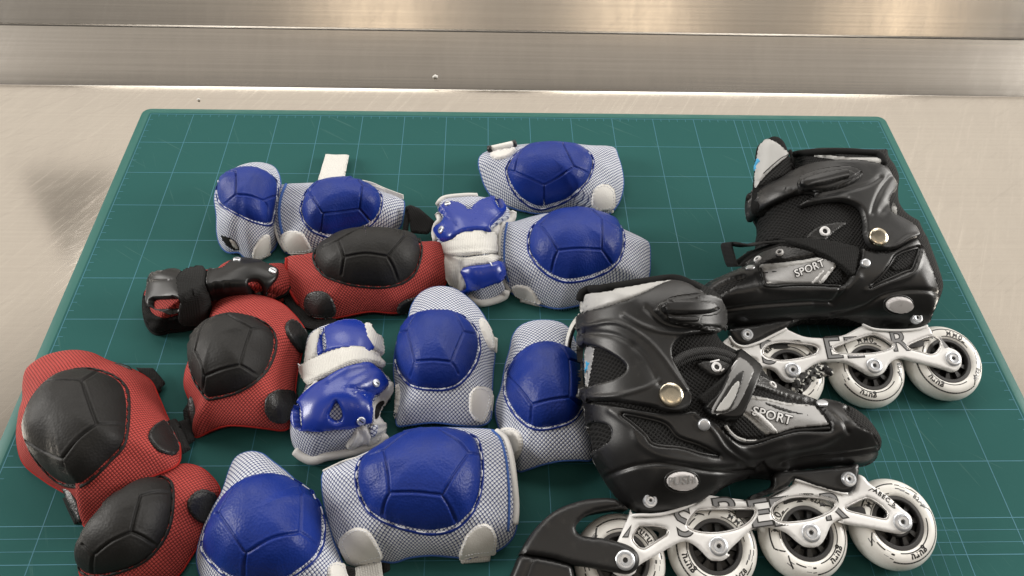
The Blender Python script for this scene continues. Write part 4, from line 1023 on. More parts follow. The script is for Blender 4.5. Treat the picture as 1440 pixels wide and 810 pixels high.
# lower shell
shell = X('F1', [(823,566),(842,566),(864,569),(890,574),(928,580),(954,580),(975,577),(985,584),(1003,592),(1021,611),(1038,622),(1057,623),(1089,613),(1121,605),(1160,605),(1167,600),(1162,585),(1150,570),(1156,563),(1185,569.5),(1208,585),(1225,606),(1233,625),(1231,642),(1213,653.5),(1178,655.5),(1100,661),(1093,673),(1053,671),(1015,682),(997,694),(977,706),(940,715),(905,719),(888,715),(874,705),(855,681),(836,647),(828,615),(824,585)])
win = [X('F1',[(877,583),(908,588),(936,597),(953,615),(983,626),(1010,640),(987,638),(958,630),(920,625),(905,609),(888,594)])]
sh_lines = [(X('F1',[(858,667),(875,660),(900,653),(930,651),(960,655),(1000,661),(1040,660),(1070,652)]),3.0,.16),
            (X('F1',[(1070,648),(1082,660),(1098,664)]),2.5,.14),
            (X('F1',[(1098,648),(1130,640),(1165,636),(1200,632),(1234,626)]),2.2,.13),(X('F1',[(1098,644),(1130,636),(1165,632),(1200,628),(1232,622)]),2.2,-.07),
            (X('F1',[(1010,600),(1030,625),(1045,636),(1062,640),(1100,630),(1150,620),(1180,605)]),6,-.14),
            (X('F1',[(862,578),(890,600),(900,622),(930,640),(990,650),(1030,650)]),5,-.10),
            (X('F1',[(975,583),(1000,606),(1020,632),(1060,655)]),3,-.12),
            (X('F1',[(1160,575),(1180,590),(1190,606)]),3,.10)]
vent = [X('S1',[(1205,645),(1245,655),(1300,690),(1328,732),(1300,724),(1240,692)])]
osh, VS, FS = patch('shell', rf, M['black_plastic'], shell, T0, t=.34, e=5, sp=2.0, holes=win+vent+[X('F1',[(831,598),(848,597),(860,604),(857,619),(842,630),(833,632)])], lines=sh_lines)
T1 = bvh(VS, FS)
TS = [T1, T0]
for h in win: stroke('window_lip', osh, M['black_plastic'], h, TS, .14, .02, closed=True)
# cuff
cuff = X('F1', [(821,443),(855,433),(892,421.5),(915,412),(930,405),(948,401),(967,405),(978,411.5),(988,415),(1004,420),(1014,430),(1016,443),(1015,457),(1008,467),(985,471),(967,473),(955,478),(946,487),(943.5,499),(948,513),(956,528),(966,545),(971,558),(968,572),(957,580),(938,581),(917,574),(896,570),(864,565),(823,563),(821,546),(819,500),(818,465)])
chole = [X('F1',[(824,492),(838,488),(858,497),(877,511),(882,521),(871,532),(845,540),(825,543)])]
cf_lines = [(X('S1',[(55,290),(120,280),(220,270),(320,330),(400,420),(450,490),(500,560)]),2.5,-.14),
            (X('S1',[(65,310),(140,310),(230,330),(320,400),(360,470),(390,540)]),4,.12),
            (X('S1',[(70,585),(200,590),(320,560),(390,520)]),3,-.10),
            (X('S1',[(290,380),(330,450),(370,520)]),8,.10),
            (X('S1',[(250,240),(330,290),(420,315),(600,320)]),3,-.14),
            (X('S1',[(330,210),(400,270),(480,292),(640,300)]),3,.14),
            (X('S1',[(400,640),(470,650),(520,620),(525,580)]),2.5,-.1)]
ocf, VF, FF = patch('cuff', rf, M['matt_plastic'], cuff, T0, t=.42, e=5, sp=2.0, lift=.30, holes=chole, lines=cf_lines)
T2 = bvh(VF, FF); TC = [T2, T1, T0]
# ratchet buckle on the cuff
obk, VB, FB = patch('buckle', rf, M['matt_plastic'], X('S6',[(640,300),(690,245),(760,208),(880,186),(1000,183),(1110,205),(1160,260),(1176,330),(1166,420),(1125,468),(1080,480),(960,448),(820,425),(730,390),(670,340)]), TC, t=.5, e=2.5, flat=.7, sp=1.6, lines=[(X('S6',[(700,300),(760,390),(900,430),(1110,440)]),1.8,.25),(X('S6',[(700,262),(760,225),(950,200)]),1.5,.12)])
TB = bvh(VB, FB)
patch('buckle_recess', obk, M['ink'], X('S6',[(682,262),(740,222),(1000,222),(1110,238),(1155,288),(1150,332),(1085,352),(1012,360),(1020,412),(1105,428),(1118,452),(900,422),(780,402),(700,352),(668,305)]), [TB], t=.03, e=1, lift=.02, sp=1.8)
olv, VL, FL = patch('buckle_lever', obk, M['matt_plastic'], X('S6',[(698,285),(735,248),(850,240),(1000,242),(1085,258),(1130,290),(1118,312),(1050,334),(900,342),(760,340),(712,318)]), [TB]+TC, t=.55, e=2.6, flat=.7, sp=1.5, lines=[(X('S6',[(740,325),(900,330),(1050,322),(1105,300)]),1.2,.12)])
patch('buckle_lever', obk, M['matt_plastic'], X('S6',[(745,348),(900,350),(975,350),(978,392),(900,400),(805,390)]), [TB]+TC, t=.3, e=3, flat=.6, sp=1.8)
for q in (X('S6',[(950,190),(990,190),(992,218),(955,218)]), X('S6',[(985,360),(1010,360),(1012,405),(985,405)])):
    patch('slot', obk, M['ink'], q, [TB]+TC, t=.02, e=1, lift=.06, sharp=True)
# tongue and lacing
stroke('rope_loop', rf, M['cord'], X('S1',[(450,445),(500,412),(560,395),(620,395),(680,412),(715,428)]), T0, .38, .3, n=10)
stroke('rope_loop', rf, M['cord'], X('S1',[(450,462),(510,430),(570,412),(640,418),(700,440)]), T0, .25, .25, n=10)
patch('eyelet_facing', rf, M['black_leather'], X('S1',[(560,440),(640,425),(720,430),(700,470),(660,500),(610,490)]), T0, t=.2, e=3, lift=.1)
patch('velcro_strap', rf, M['black_web'], X('S1',[(560,590),(600,560),(650,520),(700,470),(740,480),(700,560),(640,620),(590,625)]), T0, t=.25, e=3, lift=.1)
patch('eyelet_facing', rf, M['black_leather'], X('S1',[(810,490),(870,512),(960,560),(1070,602),(1050,612),(940,590),(850,560),(800,540)]), T0, t=.25, e=3, lift=.05)
def eyelet(root, px, py, trees, r, sxx=1.0):
    q = hit(trees, px, py); V, F = lathe([(r*.5,0),(r*.55,.14),(r*.8,.17),(r,.1),(r,-.1)], 22, q[0]+q[1]*.25, q[1], (1,0,0))
    o = mk('eyelet', V, F, M['white_ink'], root, sharp=50)
    V, F = lathe([(0,.02),(r*.52,.02)], 18, q[0]+q[1]*.25, q[1], (1,0,0)); mk('hole', V, F, M['ink'], o); return o
eyelet(rf, *X('S1',[(640,462)])[0], TC, .42); eyelet(rf, *X('S1',[(882,543)])[0], TC, .34)
for a in ([(612,440),(650,432)],[(660,480),(672,470)]):
    stroke('white_piping', rf, M['white_ink'], X('S1', a), TC, .07, .32)
opn, VP, FP = patch('side_panel', rf, M['silver_vinyl'], X('S1',[(750,595),(790,578),(860,590),(960,612),(1068,625),(1090,645),(1128,690),(1136,708),(1060,716),(980,725),(890,748),(830,705),(780,665),(740,640)]), T0, t=.12, e=2, lift=.08)
TPn = [bvh(VP, FP)]
patch('panel_stripe', opn, M['light_silver'], X('S1',[(765,582),(860,588),(960,610),(1070,622),(1085,632),(960,628),(860,606),(775,600)]), TPn+TC, t=.05, e=2, lift=.03)
patch('panel_stripe', opn, M['light_silver'], X('S1',[(742,640),(775,655),(830,695),(885,740),(858,752),(815,720),(770,680),(740,660)]), TPn+TC, t=.05, e=2, lift=.03)
patch('panel_print', opn, M['ink'], X('S1',[(860,606),(960,638),(1065,667),(1065,672),(950,655),(870,625)]), TPn+TC, t=.015, e=1, lift=.04)
patch('panel_stripe', opn, M['white_ink'], X('S1',[(800,640),(850,665),(915,735),(900,742),(840,690),(795,650)]), TPn+TC, t=.03, e=1, lift=.06)
patch('toe_window', rf, M['black_mesh'], X('S1',[(740,665),(780,675),(830,720),(860,750),(800,765),(750,755),(715,715)]), T0, t=.1, e=2, lift=.06)
stroke('white_piping', rf, M['light_silver'], X('S1',[(685,712),(700,735),(730,762),(770,776)]), TC, .13, .06)
stroke('stitching', rf, M['white_ink'], X('S1',[(770,776),(820,776),(860,768),(890,758)]), TC, .06, .05)
stroke('shell_edge', rf, M['black_gloss'], X('S1',[(690,740),(740,778),(800,785),(880,765),(980,735),(1060,728),(1140,722)]), TC, .16, .05)
q = hit(TPn, *X('S1',[(888,669)])[0]); qa = hit(TPn, *X('S1',[(780,640)])[0]); qb = hit(TPn, *X('S1',[(968,688)])[0])
xd = qb[0]-qa[0]
for nm, mm, bo, lf in (('lettering_outline','ink',.07,.05),('lettering','white_ink',.012,.075)):
    text_at(nm, opn, M[mm], 'SPORT', q[0], xd, q[1], 1.0, bo, 1.08, .1, lf, TPn[0], sx=1.0)
# instep buckle
oi, VI, FI = patch('instep_buckle', rf, M['black_gloss'], X('S1',[(728,392),(745,393),(828,462),(824,505),(800,570),(748,678),(700,694),(640,685),(588,650),(590,625),(640,570),(690,470)]), TC, t=.6, e=4, flat=.8, lift=.25, sp=1.8)
TI = [bvh(VI, FI)]
oi2, VI2, FI2 = patch('silver_plate', oi, M['grey_plate'], X('S1',[(728,428),(762,420),(808,465),(800,505),(745,620),(705,652),(648,664),(625,640),(680,540)]), TI, t=.15, e=2, lift=.02, sp=1.6)
TI2 = [bvh(VI2, FI2)]
patch('inlay', oi, M['ink'], X('S1',[(768,470),(762,520),(738,590),(705,650),(655,660),(632,645),(690,545),(735,485)]), TI2, t=.03, e=1, sp=1.5)
patch('inlay', oi, M['light_silver'], X('S1',[(745,515),(748,540),(725,600),(700,640),(660,652),(643,640),(690,575),(722,528)]), TI2, t=.06, e=1.5, lift=.03, sp=1.5)
# flecked lace end
CROP['R3'] = (970,380,4.5)
pts = X('R3',[(655,775),(668,735),(695,690),(755,652),(830,622),(868,632),(888,652)])
c3 = np.array([P(x, y, 6.3+.5*math.sin(i*1.1)) for i, (x, y) in enumerate(pts)])
cs = resample(spline(c3, False), sp=.08, closed=False)
V, F = tube(cs, .31+.05*np.sin(np.arange(len(cs))*.75), 10); mk('lace', V, F, M['lace'], rf)
cs2 = np.array([P(x, y, 6.0) for x, y in X('R3',[(690,772),(712,728),(740,700),(800,670),(850,655),(885,655)])]); cs2 = resample(spline(cs2, False), sp=.08, closed=False)
V, F = tube(cs2, .28+.05*np.sin(np.arange(len(cs2))*.75+2), 10); mk('lace', V, F, M['lace'], rf)
V, F = tube(np.array([cs[0], cs[0]+np.array([-.2,-.5,-.4]), cs[0]+np.array([-.9,-1.2,-.9])]), .3, 8); mk('lace', V, F, M['lace'], rf)
# rivets, screws and push button
disc('rivet', rf, M['brass'], 943, 555.5, TC, .92, .32, [(0,1.0),(.5,.97),(.85,.9),(.97,.7),(1,.2),(1,-.8)])
disc('screw', rf, M['steel_screw'], 990, 597, TC, .46, .3)
disc('rivet', rf, M['steel_screw'], 1156, 567, TC, .40, .12, sx=1.1)
ov, VV, FV = patch('push_button', rf, M['button'], [(959+22.5*math.cos(t), 676+13.6*math.sin(t)) for t in np.linspace(0, 2*math.pi, 20, endpoint=False)], TS, t=.32, e=3, flat=.7, sp=1.8)
q = hit([bvh(VV, FV)], 959, 676); qb = hit([bvh(VV, FV)], 972, 674.5)
text_at('lettering', ov, M['silver_vinyl'], 'PUSH', q[0], qb[0]-q[0], q[1], .92, .01, 1.0, 0, .02)
stroke('button_groove', rf, M['ink'], [(959+24*math.cos(t), 676.6+15*math.sin(t)) for t in np.linspace(0, 2*math.pi, 24, endpoint=False)], TS, .10, -.02, closed=True)

# frame
frame_pts = X('F1',[(888,719),(894,727)])+X('W4',[(0,362),(100,362),(200,348),(320,312),(400,276),(470,232),(512,196)])+X('W4',[(640,212),(800,232)])+X('W3',[(60,232),(200,237),(330,222),(450,162),(520,112),(545,82),(700,130),(860,178),(920,194),(970,176)])+X('W1',[(70,188),(120,165),(142,110),(150,40),(200,58),(240,105),(380,205),(480,292),(545,345),(563,400),(540,455),(490,488),(430,482),(250,447),(100,422),(0,397)])+X('W3',[(900,382),(850,390),(805,430),(775,500),(740,560),(690,590),(620,586),(560,547),(480,482),(390,448),(280,437),(190,468),(100,550),(20,632)])+X('W4',[(690,650),(640,688),(590,695),(540,682),(480,622),(420,572),(350,547),(270,570),(150,640),(0,727)])+X('F1',[(893,806),(880,812),(864,806),(856,792),(860,775)])+X('W5',[(810,540),(850,450),(885,370),(905,305)])
holes = [X('W5',[(962,430),(1000,422),(1100,427),(1180,447),(1190,470),(1180,500),(1130,532),(1020,602),(990,605),(960,590),(915,530),(935,470)]),
         X('W4',[(360,425),(388,362),(438,308),(520,300),(660,298),(800,296),(868,298),(885,325),(840,398),(740,455),(600,484),(480,482),(395,460)]),
         X('W3',[(355,325),(380,268),(480,217),(580,204),(700,211),(820,236),(848,265),(820,310),(740,355),(640,388),(560,400),(450,405),(375,378)]),
         X('W1',[(52,292),(95,262),(200,216),(240,217),(300,250),(368,310),(384,350),(368,378),(335,379),(200,348),(80,318)])]
ofr, TF = plate('frame', rf, M['white_paint'], pf, frame_pts, 1.62, 1.18, .16, .15, holes, both=True)
frl = [resample(pf.loop(h, 1.62), sp=.2) for h in holes]
for L in frl:
    V, F = tube(pf.to3(shrink(L, .03), 1.45), .09, 6, True); mk('hole_edge', V, F, M['bare_edge'], ofr)
ridge = X('W4',[(-60,352),(0,347),(100,347),(200,333),(320,296),(400,260),(470,215),(510,188)])
V, F = tube(pf.to3(resample(spline([pf.S(*p, 1.75) for p in ridge], False), sp=.2, closed=False), 1.72), .13, 8); mk('frame_ridge', V, F, M['white_paint'], ofr)
ridge = X('W3',[(530,78),(620,103),(700,126),(800,155),(880,180),(930,186)])
V, F = tube(pf.to3(resample(spline([pf.S(*p, 1.75) for p in ridge], False), sp=.2, closed=False), 1.72), .11, 8); mk('frame_ridge', V, F, M['white_paint'], ofr)
# cross pieces between the two side plates
for (x, y) in ((905,735),(1045,722),(1110,703),(1190,722)):
    c = pf.S(x, y, 0); q = [np.array(c)+np.array(k) for k in ((-1,-.35),(1,-.35),(1,.35),(-1,.35))]
    plate('cross_bar', ofr, M['hub_black'], pf, None, 1.17, -1.17, .05, .4, raw=resample(np.array(q), sp=.3))
def frame_text(root, pl, tree, s, px, py, size, dx, sx=1.0, sy=1.0, shear=0.0):
    uv = pl.S(px, py, 1.62); Q = pl.to3([uv], 1.62)[0]
    a = pl.S(px+dx[0], py+dx[1], 1.62)-uv; xd = a[0]*pl.U+a[1]*pl.V
    text_cut(root, pl, s, Q, xd, size, sx, sy, shear)
def text_cut(root, pl, s, Q, xd, size, sx, sy, shear, openings=None, up=None):
    """printed letters, with what falls over an opening of the frame left away"""
    hl = openings if openings is not None else []
    for nm, mm, bo, lf in (('letter_outline','ink',.085,.012),('letter','grey_print',-.01,.022)):
        V, F = textmesh(s, size, bo, 0.0, 1.05, shear)
        bm = bmesh.new(); vs = [bm.verts.new((x*sx, y*sy, 0)) for x, y, z in V]
        for f in F:
            try: bm.faces.new([vs[i] for i in f])
            except ValueError: pass
        bmesh.ops.triangulate(bm, faces=bm.faces[:])
        for _ in range(3):
            bmesh.ops.subdivide_edges(bm, edges=[e for e in bm.edges if e.calc_length() > .14], cuts=1)
            bmesh.ops.triangulate(bm, faces=bm.faces[:])
        W = np.array([v.co[:] for v in bm.verts]).reshape(-1,3); bm.verts.index_update()
        T = np.array([[v.index for v in f.verts] for f in bm.faces]); bm.free()
        n = pl.N; x1 = xd-n*(xd@n); x1 = x1/np.linalg.norm(x1); y1 = np.cross(n, x1)
        A = Q+np.outer(W[:,0], x1)+np.outer(W[:,1], y1)
        uv = np.stack([(A-pl.O)@pl.U, (A-pl.O)@pl.V], 1)
        ok = np.ones(len(T), bool); cen = uv[T].mean(1)
        for h in hl: ok &= ~inside(cen, h)
        if ok.any(): mk(nm, A+n*lf, T[ok], M[mm], root, smooth=False)
big = [shrink(h, -.16) for h in frl]
def ftext(s, px, py, size, dx, sx=1., sy=1., shear=0., pl=pf, root=ofr, op=big):
    uv = pl.S(px, py, 1.62); a = pl.S(px+dx[0], py+dx[1], 1.62)-uv
    text_cut(root, pl, s, pl.to3([uv], 1.62)[0], a[0]*pl.U+a[1]*pl.V, size, sx, sy, shear, op)
dxf = (130, -18)
ftext('S', *X('W4',[(335,408)])[0], 3.1, dxf, 1.0); ftext('P', *X('W4',[(640,330)])[0], 2.9, dxf, 1.3)
ftext('E', *X('W3',[(258,340)])[0], 2.9, dxf, 1.35); ftext('E', *X('W3',[(425,330)])[0], 2.9, dxf, 1.35)
ftext('D', *X('W3',[(640,300)])[0], 2.9, dxf, 1.3); ftext('R', *X('W3',[(815,290)])[0], 2.8, dxf, 1.1)
V, F = merge([plate_tri for plate_tri in [(pf.to3([pf.S(*p, 1.62) for p in X('W5',[(908,418),(834,518),(884,518)])], 1.64), [[0,1,2]])]])
mk('printed_mark', V, F, M['ink'], ofr, smooth=False)
V = pf.to3([pf.S(*p, 1.62) for p in X('W5',[(900,440),(848,510),(878,510)])], 1.65); mk('printed_mark', V, [[0,1,2]], M['grey_print'], ofr, smooth=False)
uv = pf.S(*X('W1',[(345,215)])[0], 1.62); a = pf.S(*X('W1',[(400,255)])[0], 1.62)-uv
text_at('lettering', ofr, M['ink'], 'ABEC 5', pf.to3([uv], 1.62)[0], a[0]*pf.U+a[1]*pf.V, pf.N, .50, .012, 1.25, 0, .012)
for seg in ([(225,160),(252,145),(282,172)], [(372,262),(425,300),(420,285)]):
    L = resample(np.array([pf.S(*p, 1.62) for p in X('W1', seg)]), sp=.1, closed=False)
    V, F = tube(pf.to3(L, 1.63), .035, 5); mk('printed_line', V, F, M['ink'], ofr)
# sole brackets, bolts, wheels
sbolt(rf, pf, 914, 704, TS, .50)
obr, TBr = plate('toe_bracket', rf, M['black_plastic'], pf, X('F1',[(1093,664),(1140,660),(1190,655),(1208,652),(1208,672),(1203,687),(1190,693),(1170,690),(1140,681),(1119,674),(1108,684),(1085,694),(1058,702),(1060,696),(1088,683)]), 1.95, 1.1, .2, .2)
sbolt(rf, pf, 1192.6, 674, [TBr], .56)
AX = [(878,788),(1011,768),(1141,749),(1270,734)]
for i, (x, y) in enumerate(AX):
    uv = pf.S(x, y, 1.72); add_wheel(rf, pf, uv, (150, -50, 65, 40)[i])
    V, F = lathe([(.5,1.0),(.78,1.02),(.8,1.2),(.5,1.2)], 28, pf.to3([uv], 0)[0], pf.N, pf.U); mk('bearing_spacer', V, F, M['bare_edge'], rf)
    bolt(rf, pf, uv, 2.03 if i == 0 else 1.67, .72)
# heel brake
ob1, TBk = plate('brake_arm', rf, M['matt_plastic'], pf, X('W5',[(890,300),(850,262),(790,222),(700,214),(570,226),(440,262),(330,312),(240,385),(150,495),(85,610),(72,640),(150,648),(320,675),(460,718),(620,748),(800,785),(880,795),(935,775),(968,730),(972,665),(945,615),(890,575),(800,545),(690,520),(600,512),(530,498),(495,470),(488,438),(510,400),(560,355),(640,320),(760,298),(850,290)]), 2.05, -1.3, .3, .2)
ob2, _ = plate('brake_pad', rf, M['black_plastic'], pf, X('W5',[(74,650),(150,656),(300,682),(440,720),(462,750),(478,820),(500,1000),(420,1040),(200,1000),(0,930),(-10,840),(30,740)]), 1.85, -1.3, .3, .2, lines=[(X('W5',[(165,670),(130,760),(90,880)]),.1,.12)])
# ================================================================= rear skate (toe to the left)
CROP.update({'R1':(960,180,3.682), 'R2':(1150,200,2.895)})
pr = Plane([(1115,520),(1230,514),(1341,504)], 3.3, 18, 1.65)
rr_ = thing('inline_skate', 'black inline skate with its tongue and strap open, toe to the left', 'inline skate', (pr.to3([(11,9)],0)[0][0], pr.to3([(11,9)],0)[0][1], 0), 'pair of inline skates')
body = X('F1', [(978,425),(984,410),(998,397),(1022,386),(1045,376),(1060,352),(1062,334),(1064,313),(1058,300),(1060,280),(1085,262),(1112,246),(1117,219),(1158,215),(1205,217),(1232,217),(1241,225),(1243,237),(1251,248),(1258,266),(1257,282),(1258,298),(1264,307),(1282,318),(1290,334),(1297,346),(1303,361),(1312,384),(1319,405),(1320,418),(1312,440),(1304,456),(1290,464),(1228,462),(1200,460),(1150,458),(1108,461),(1060,466),(1030,466),(1005,460),(985,448)])
def wr_(uv): return np.clip(0.90+0.010*(uv[:,1]-8), .80, 1.06)
ob, VA, FA = inflate('boot_liner', rr_, M['black_mesh'], pr, body, 4.7, 4.6, inset=.22, wfun=wr_)
T0 = bvh(VA, FA)
# padded tongue sticking out of the cuff
otg, VT, FT = inflate('tongue', rr_, M['black_cloth'], pr, X('F1',[(1056,300),(1056,268),(1059,235),(1062,208),(1072,197),(1083,193),(1093,195),(1102,203),(1108,216),(1112,235),(1112,258),(1100,285),(1085,305)]), 1.5, 1.5, inset=.15, w0=1.0)
TT = [bvh(VT, FT)]
patch('tongue_facing', otg, M['light_silver'], X('R1',[(384,140),(390,105),(420,62),(450,58),(490,75),(530,110),(550,140),(480,200),(420,260),(380,310),(368,322),(370,250),(375,190)]), TT, t=.12, e=3, lift=.03)
patch('tongue_side', otg, M['black_mesh'], X('R1',[(552,145),(572,200),(578,235),(470,270),(385,318),(430,255),(490,200)]), TT, t=.1, e=2, lift=.04)
patch('printed_star', otg, M['blue_ink'], X('R1',[(385,160),(400,155),(408,175),(395,188),(388,205),(398,215),(372,225),(370,200),(378,185)]), TT, t=.02, e=1, lift=.17, sharp=True, sp=1.5)
stroke('stitching', otg, M['ink'], X('R1',[(540,140),(500,165),(460,200),(420,240)]), TT, .05, .16)
# collar
oc, VC, FC = patch('collar', rr_, M['light_silver'], X('R1',[(660,142),(750,140),(850,150),(950,152),(1010,156),(1030,172),(1032,192),(960,185),(860,180),(760,160),(690,152)]), T0, t=.2, e=4, lift=.05)
patch('collar_mesh', rr_, M['black_mesh'], X('R1',[(580,145),(640,140),(760,158),(860,180),(760,190),(680,205),(590,230),(578,190)]), T0, t=.12, e=3, lift=.03)
stroke('collar_rim', rr_, M['black_cloth'], X('R1',[(578,142),(640,130),(740,126),(850,128),(960,134),(1010,142),(1032,165),(1036,190)]), T0, .32, .12, n=10)
stroke('collar_rim', rr_, M['black_cloth'], X('R1',[(560,120),(575,165),(582,225)]), TT+[T0], .2, .1, n=8)
# shell
shell = X('F1', [(978,432),(984,412),(998,398),(1022,387),(1045,377),(1056,372),(1067,375),(1071,385),(1073,395),(1081,401),(1128,399.5),(1181,401),(1196,387),(1207,370),(1211,347),(1217,352),(1238,355.5),(1255,352),(1276,340),(1288,335),(1296,348),(1303,364),(1312,386),(1318,406),(1318,418),(1311,438),(1303,454),(1272,462),(1245,461),(1228,459),(1213,455),(1184,447),(1150,448),(1126,449),(1108,460),(1067,465),(1040,463),(1010,458),(985,447)])
win = [X('R2',[(208,590),(255,545),(290,500),(320,460),(400,432),(408,445),(395,490),(380,520),(350,530),(270,565)])]
vent = [X('R3',[(130,160),(200,105),(300,65),(345,58),(300,95),(230,135),(160,165)])]
sh_lines = [(X('F1',[(1168,440),(1190,436),(1215,428),(1240,414),(1270,408),(1300,408),(1318,414)]),2.6,.16),
            (X('R3',[(210,240),(400,215),(600,200),(760,190),(880,195)]),2.5,.14),(X('R3',[(880,195),(915,160),(940,110)]),2,.12),
            (X('R3',[(210,255),(400,232),(600,216),(760,205)]),2.5,-.07),
            (X('F1',[(1075,404),(1110,408),(1150,407),(1185,406),(1205,390)]),5,-.12),
            (X('F1',[(1197,390),(1185,408),(1170,425)]),2.4,.13),
            (X('R2',[(190,600),(270,575),(380,535),(410,440)]),3,-.12),(X('R3',[(440,120),(430,90),(425,40)]),3,.08)]
osh, VS, FS = patch('shell', rr_, M['black_plastic'], shell, T0, t=.34, e=5, sp=2.0, holes=win+vent, lines=sh_lines)
T1 = bvh(VS, FS); TS = [T1, T0]
for h in win: stroke('window_lip', osh, M['black_plastic'], h, TS, .13, .02, closed=True)
patch('window_mesh', rr_, M['black_mesh'], X('R2',[(290,520),(320,480),(375,468),(378,500),(340,525)]), T0, t=.12, e=3)
# side panel
opn, VP, FP = patch('side_panel', rr_, M['silver_vinyl'], X('R1',[(410,715),(500,700),(620,690),(700,672),(740,680),(790,705),(760,750),(720,800),(640,806),(500,806),(440,806),(420,770)]), T0, t=.12, e=2, lift=.1)
TP = [bvh(VP, FP)]
patch('panel_stripe', opn, M['light_silver'], X('R1',[(400,705),(500,695),(620,680),(700,668),(705,690),(600,712),(500,728),(410,735)]), TP+[T0], t=.05, e=2, lift=.03)
for a in ([(700,800),(770,720),(790,705),(800,712),(740,790),(715,808)], [(655,808),(690,770),(740,720),(755,718),(700,785),(680,808)]):
    patch('panel_stripe', opn, M['white_ink'], X('R1', a), TP+[T0], t=.04, e=1.5, lift=.04)
patch('panel_print', opn, M['ink'], X('R1',[(415,742),(520,735),(600,722),(590,728),(500,746),(418,756)]), TP, t=.015, e=1, lift=.04)
patch('toe_mesh', rr_, M['black_mesh'], X('R1',[(800,715),(830,745),(822,790),(780,808),(730,806)]), T0, t=.1, e=2, lift=.05)
q = hit(TP, *X('R1',[(655,728)])[0]); qa = hit(TP, *X('R1',[(595,752)])[0]); qb = hit(TP, *X('R1',[(720,702)])[0])
for nm, mm, bo, lf in (('lettering_outline','ink',.07,.05),('lettering','white_ink',.012,.075)):
    text_at(nm, opn, M[mm], 'SPORT', q[0], qb[0]-qa[0], q[1], .92, bo, 1.08, .1, lf, TP[0])
stroke('stitching', rr_, M['white_ink'], X('R3',[(485,85),(530,75),(600,72),(660,70)]), TS, .09, .05)
stroke('shell_edge', rr_, M['black_gloss'], X('F1',[(1068,378),(1073,397),(1082,403),(1128,401),(1181,403)]), TS, .15, .05)
# facing with eyelets, velcro strap
patch('eyelet_facing', rr_, M['black_leather'], X('R1',[(640,560),(720,500),(850,490),(780,550),(720,600),(670,590)]), T0, t=.15, e=3, lift=.05)
patch('eyelet_facing', rr_, M['black_leather'], X('R1',[(290,700),(340,640),(460,610),(600,620),(690,655),(560,690),(440,700),(330,720)]), T0, t=.2, e=3, lift=.02)
def ey2(px, py, r): return eyelet(rr_, px, py, [T0], r)
ey2(*X('R1',[(730,541)])[0], .46); ey2(*X('R1',[(506,655)])[0], .36); ey2(*X('R1',[(396,690)])[0], .36)
patch('velcro_strap', rr_, M['black_web'], X('R1',[(400,600),(470,580),(560,570),(700,575),(830,600),(905,625),(900,690),(875,770),(800,720),(720,670),(600,620),(500,595)]), T0, t=.3, e=3, lift=.18)
c = np.array([pr.to3([pr.S(x, y, w)], w)[0] for (x, y), w in zip(X('R1',[(500,590),(400,595),(330,610),(262,600),(228,600),(240,660),(262,715),(300,690),(380,640),(480,605)]), (4.6,4.9,5.0,4.9,4.3,3.9,3.6,3.9,4.4,4.6))])
c = resample(spline(c, False), sp=.2, closed=False)
V, F, uv = ribbon(c, pr.N*.9-pr.V*.35+pr.U*.1, 2.0, .2); mk('velcro_strap', V, F, M['black_web'], rr_, uv=uv, sharp=50)
# cuff with its closing strap
cuff = X('F1', [(1054,286),(1060,273),(1085,263),(1115,247),(1140,236),(1165,230),(1190,228),(1215,230),(1240,236),(1250,250),(1256,266),(1248,282),(1250,300),(1264,308),(1281,319),(1288,333),(1276,341),(1258,351),(1240,354),(1222,350),(1212,335),(1211,312),(1205,296),(1190,288),(1170,286),(1145,289),(1124,294),(1127,287),(1145,277),(1122,275),(1098,284),(1075,296),(1058,312),(1054,300)])
cf_lines = [(X('R1',[(350,345),(440,310),(560,280),(620,262)]),2.5,.08),(X('R1',[(372,350),(385,400),(370,440)]),2,.16),
            (X('R1',[(600,410),(700,375),(800,345),(940,310),(1000,270)]),3,.14),(X('R1',[(640,400),(720,385),(830,378)]),3,-.08),
            (X('R2',[(205,300),(215,260),(240,200),(270,150)]),3,.12),(X('R2',[(190,390),(230,430),(290,440),(350,400),(395,395)]),3,-.10),
            (X('R2',[(250,290),(290,230),(315,200)]),6,.16)]
ocf, VF, FF = patch('cuff', rr_, M['matt_plastic'], cuff, T0, t=.42, e=5, sp=2.0, lift=.30, lines=cf_lines)
T2 = bvh(VF, FF); TC = [T2, T1, T0]
patch('heel_panel', rr_, M['light_silver'], X('R2',[(308,245),(318,265),(322,300),(310,296),(300,270)]), T0, t=.12, e=2, lift=.1)
obk, VB, FB = patch('buckle', rr_, M['matt_plastic'], X('R1',[(590,300),(605,262),(660,235),(740,215),(840,205),(890,215),(930,245),(890,285),(820,315),(730,335),(660,335),(610,325)]), TC, t=.5, e=2.5, flat=.7, sp=1.6, lines=[(X('R1',[(590,300),(640,325),(740,328),(860,280),(915,245)]),1.6,.2)])
TB = [bvh(VB, FB)]
patch('buckle_recess', obk, M['ink'], X('R1',[(588,298),(612,262),(670,236),(740,218),(840,210),(885,222),(900,245),(860,285),(740,325),(640,325)]), TB, t=.03, e=1, lift=.02, sp=1.8)
patch('buckle_lever', obk, M['matt_plastic'], X('R1',[(600,295),(625,272),(700,245),(790,225),(850,222),(858,262),(800,280),(700,305),(630,312)]), TB+TC, t=.5, e=2.5, flat=.7, sp=1.5, lines=[(X('R1',[(640,298),(720,280),(850,248)]),1.2,.12)])
for a in ([(668,232),(690,226),(695,240),(672,246)], [(698,320),(722,312),(730,335),(704,342)]): patch('slot', obk, M['ink'], X('R1', a), TB+TC, t=.02, e=1, lift=.06, sharp=True)
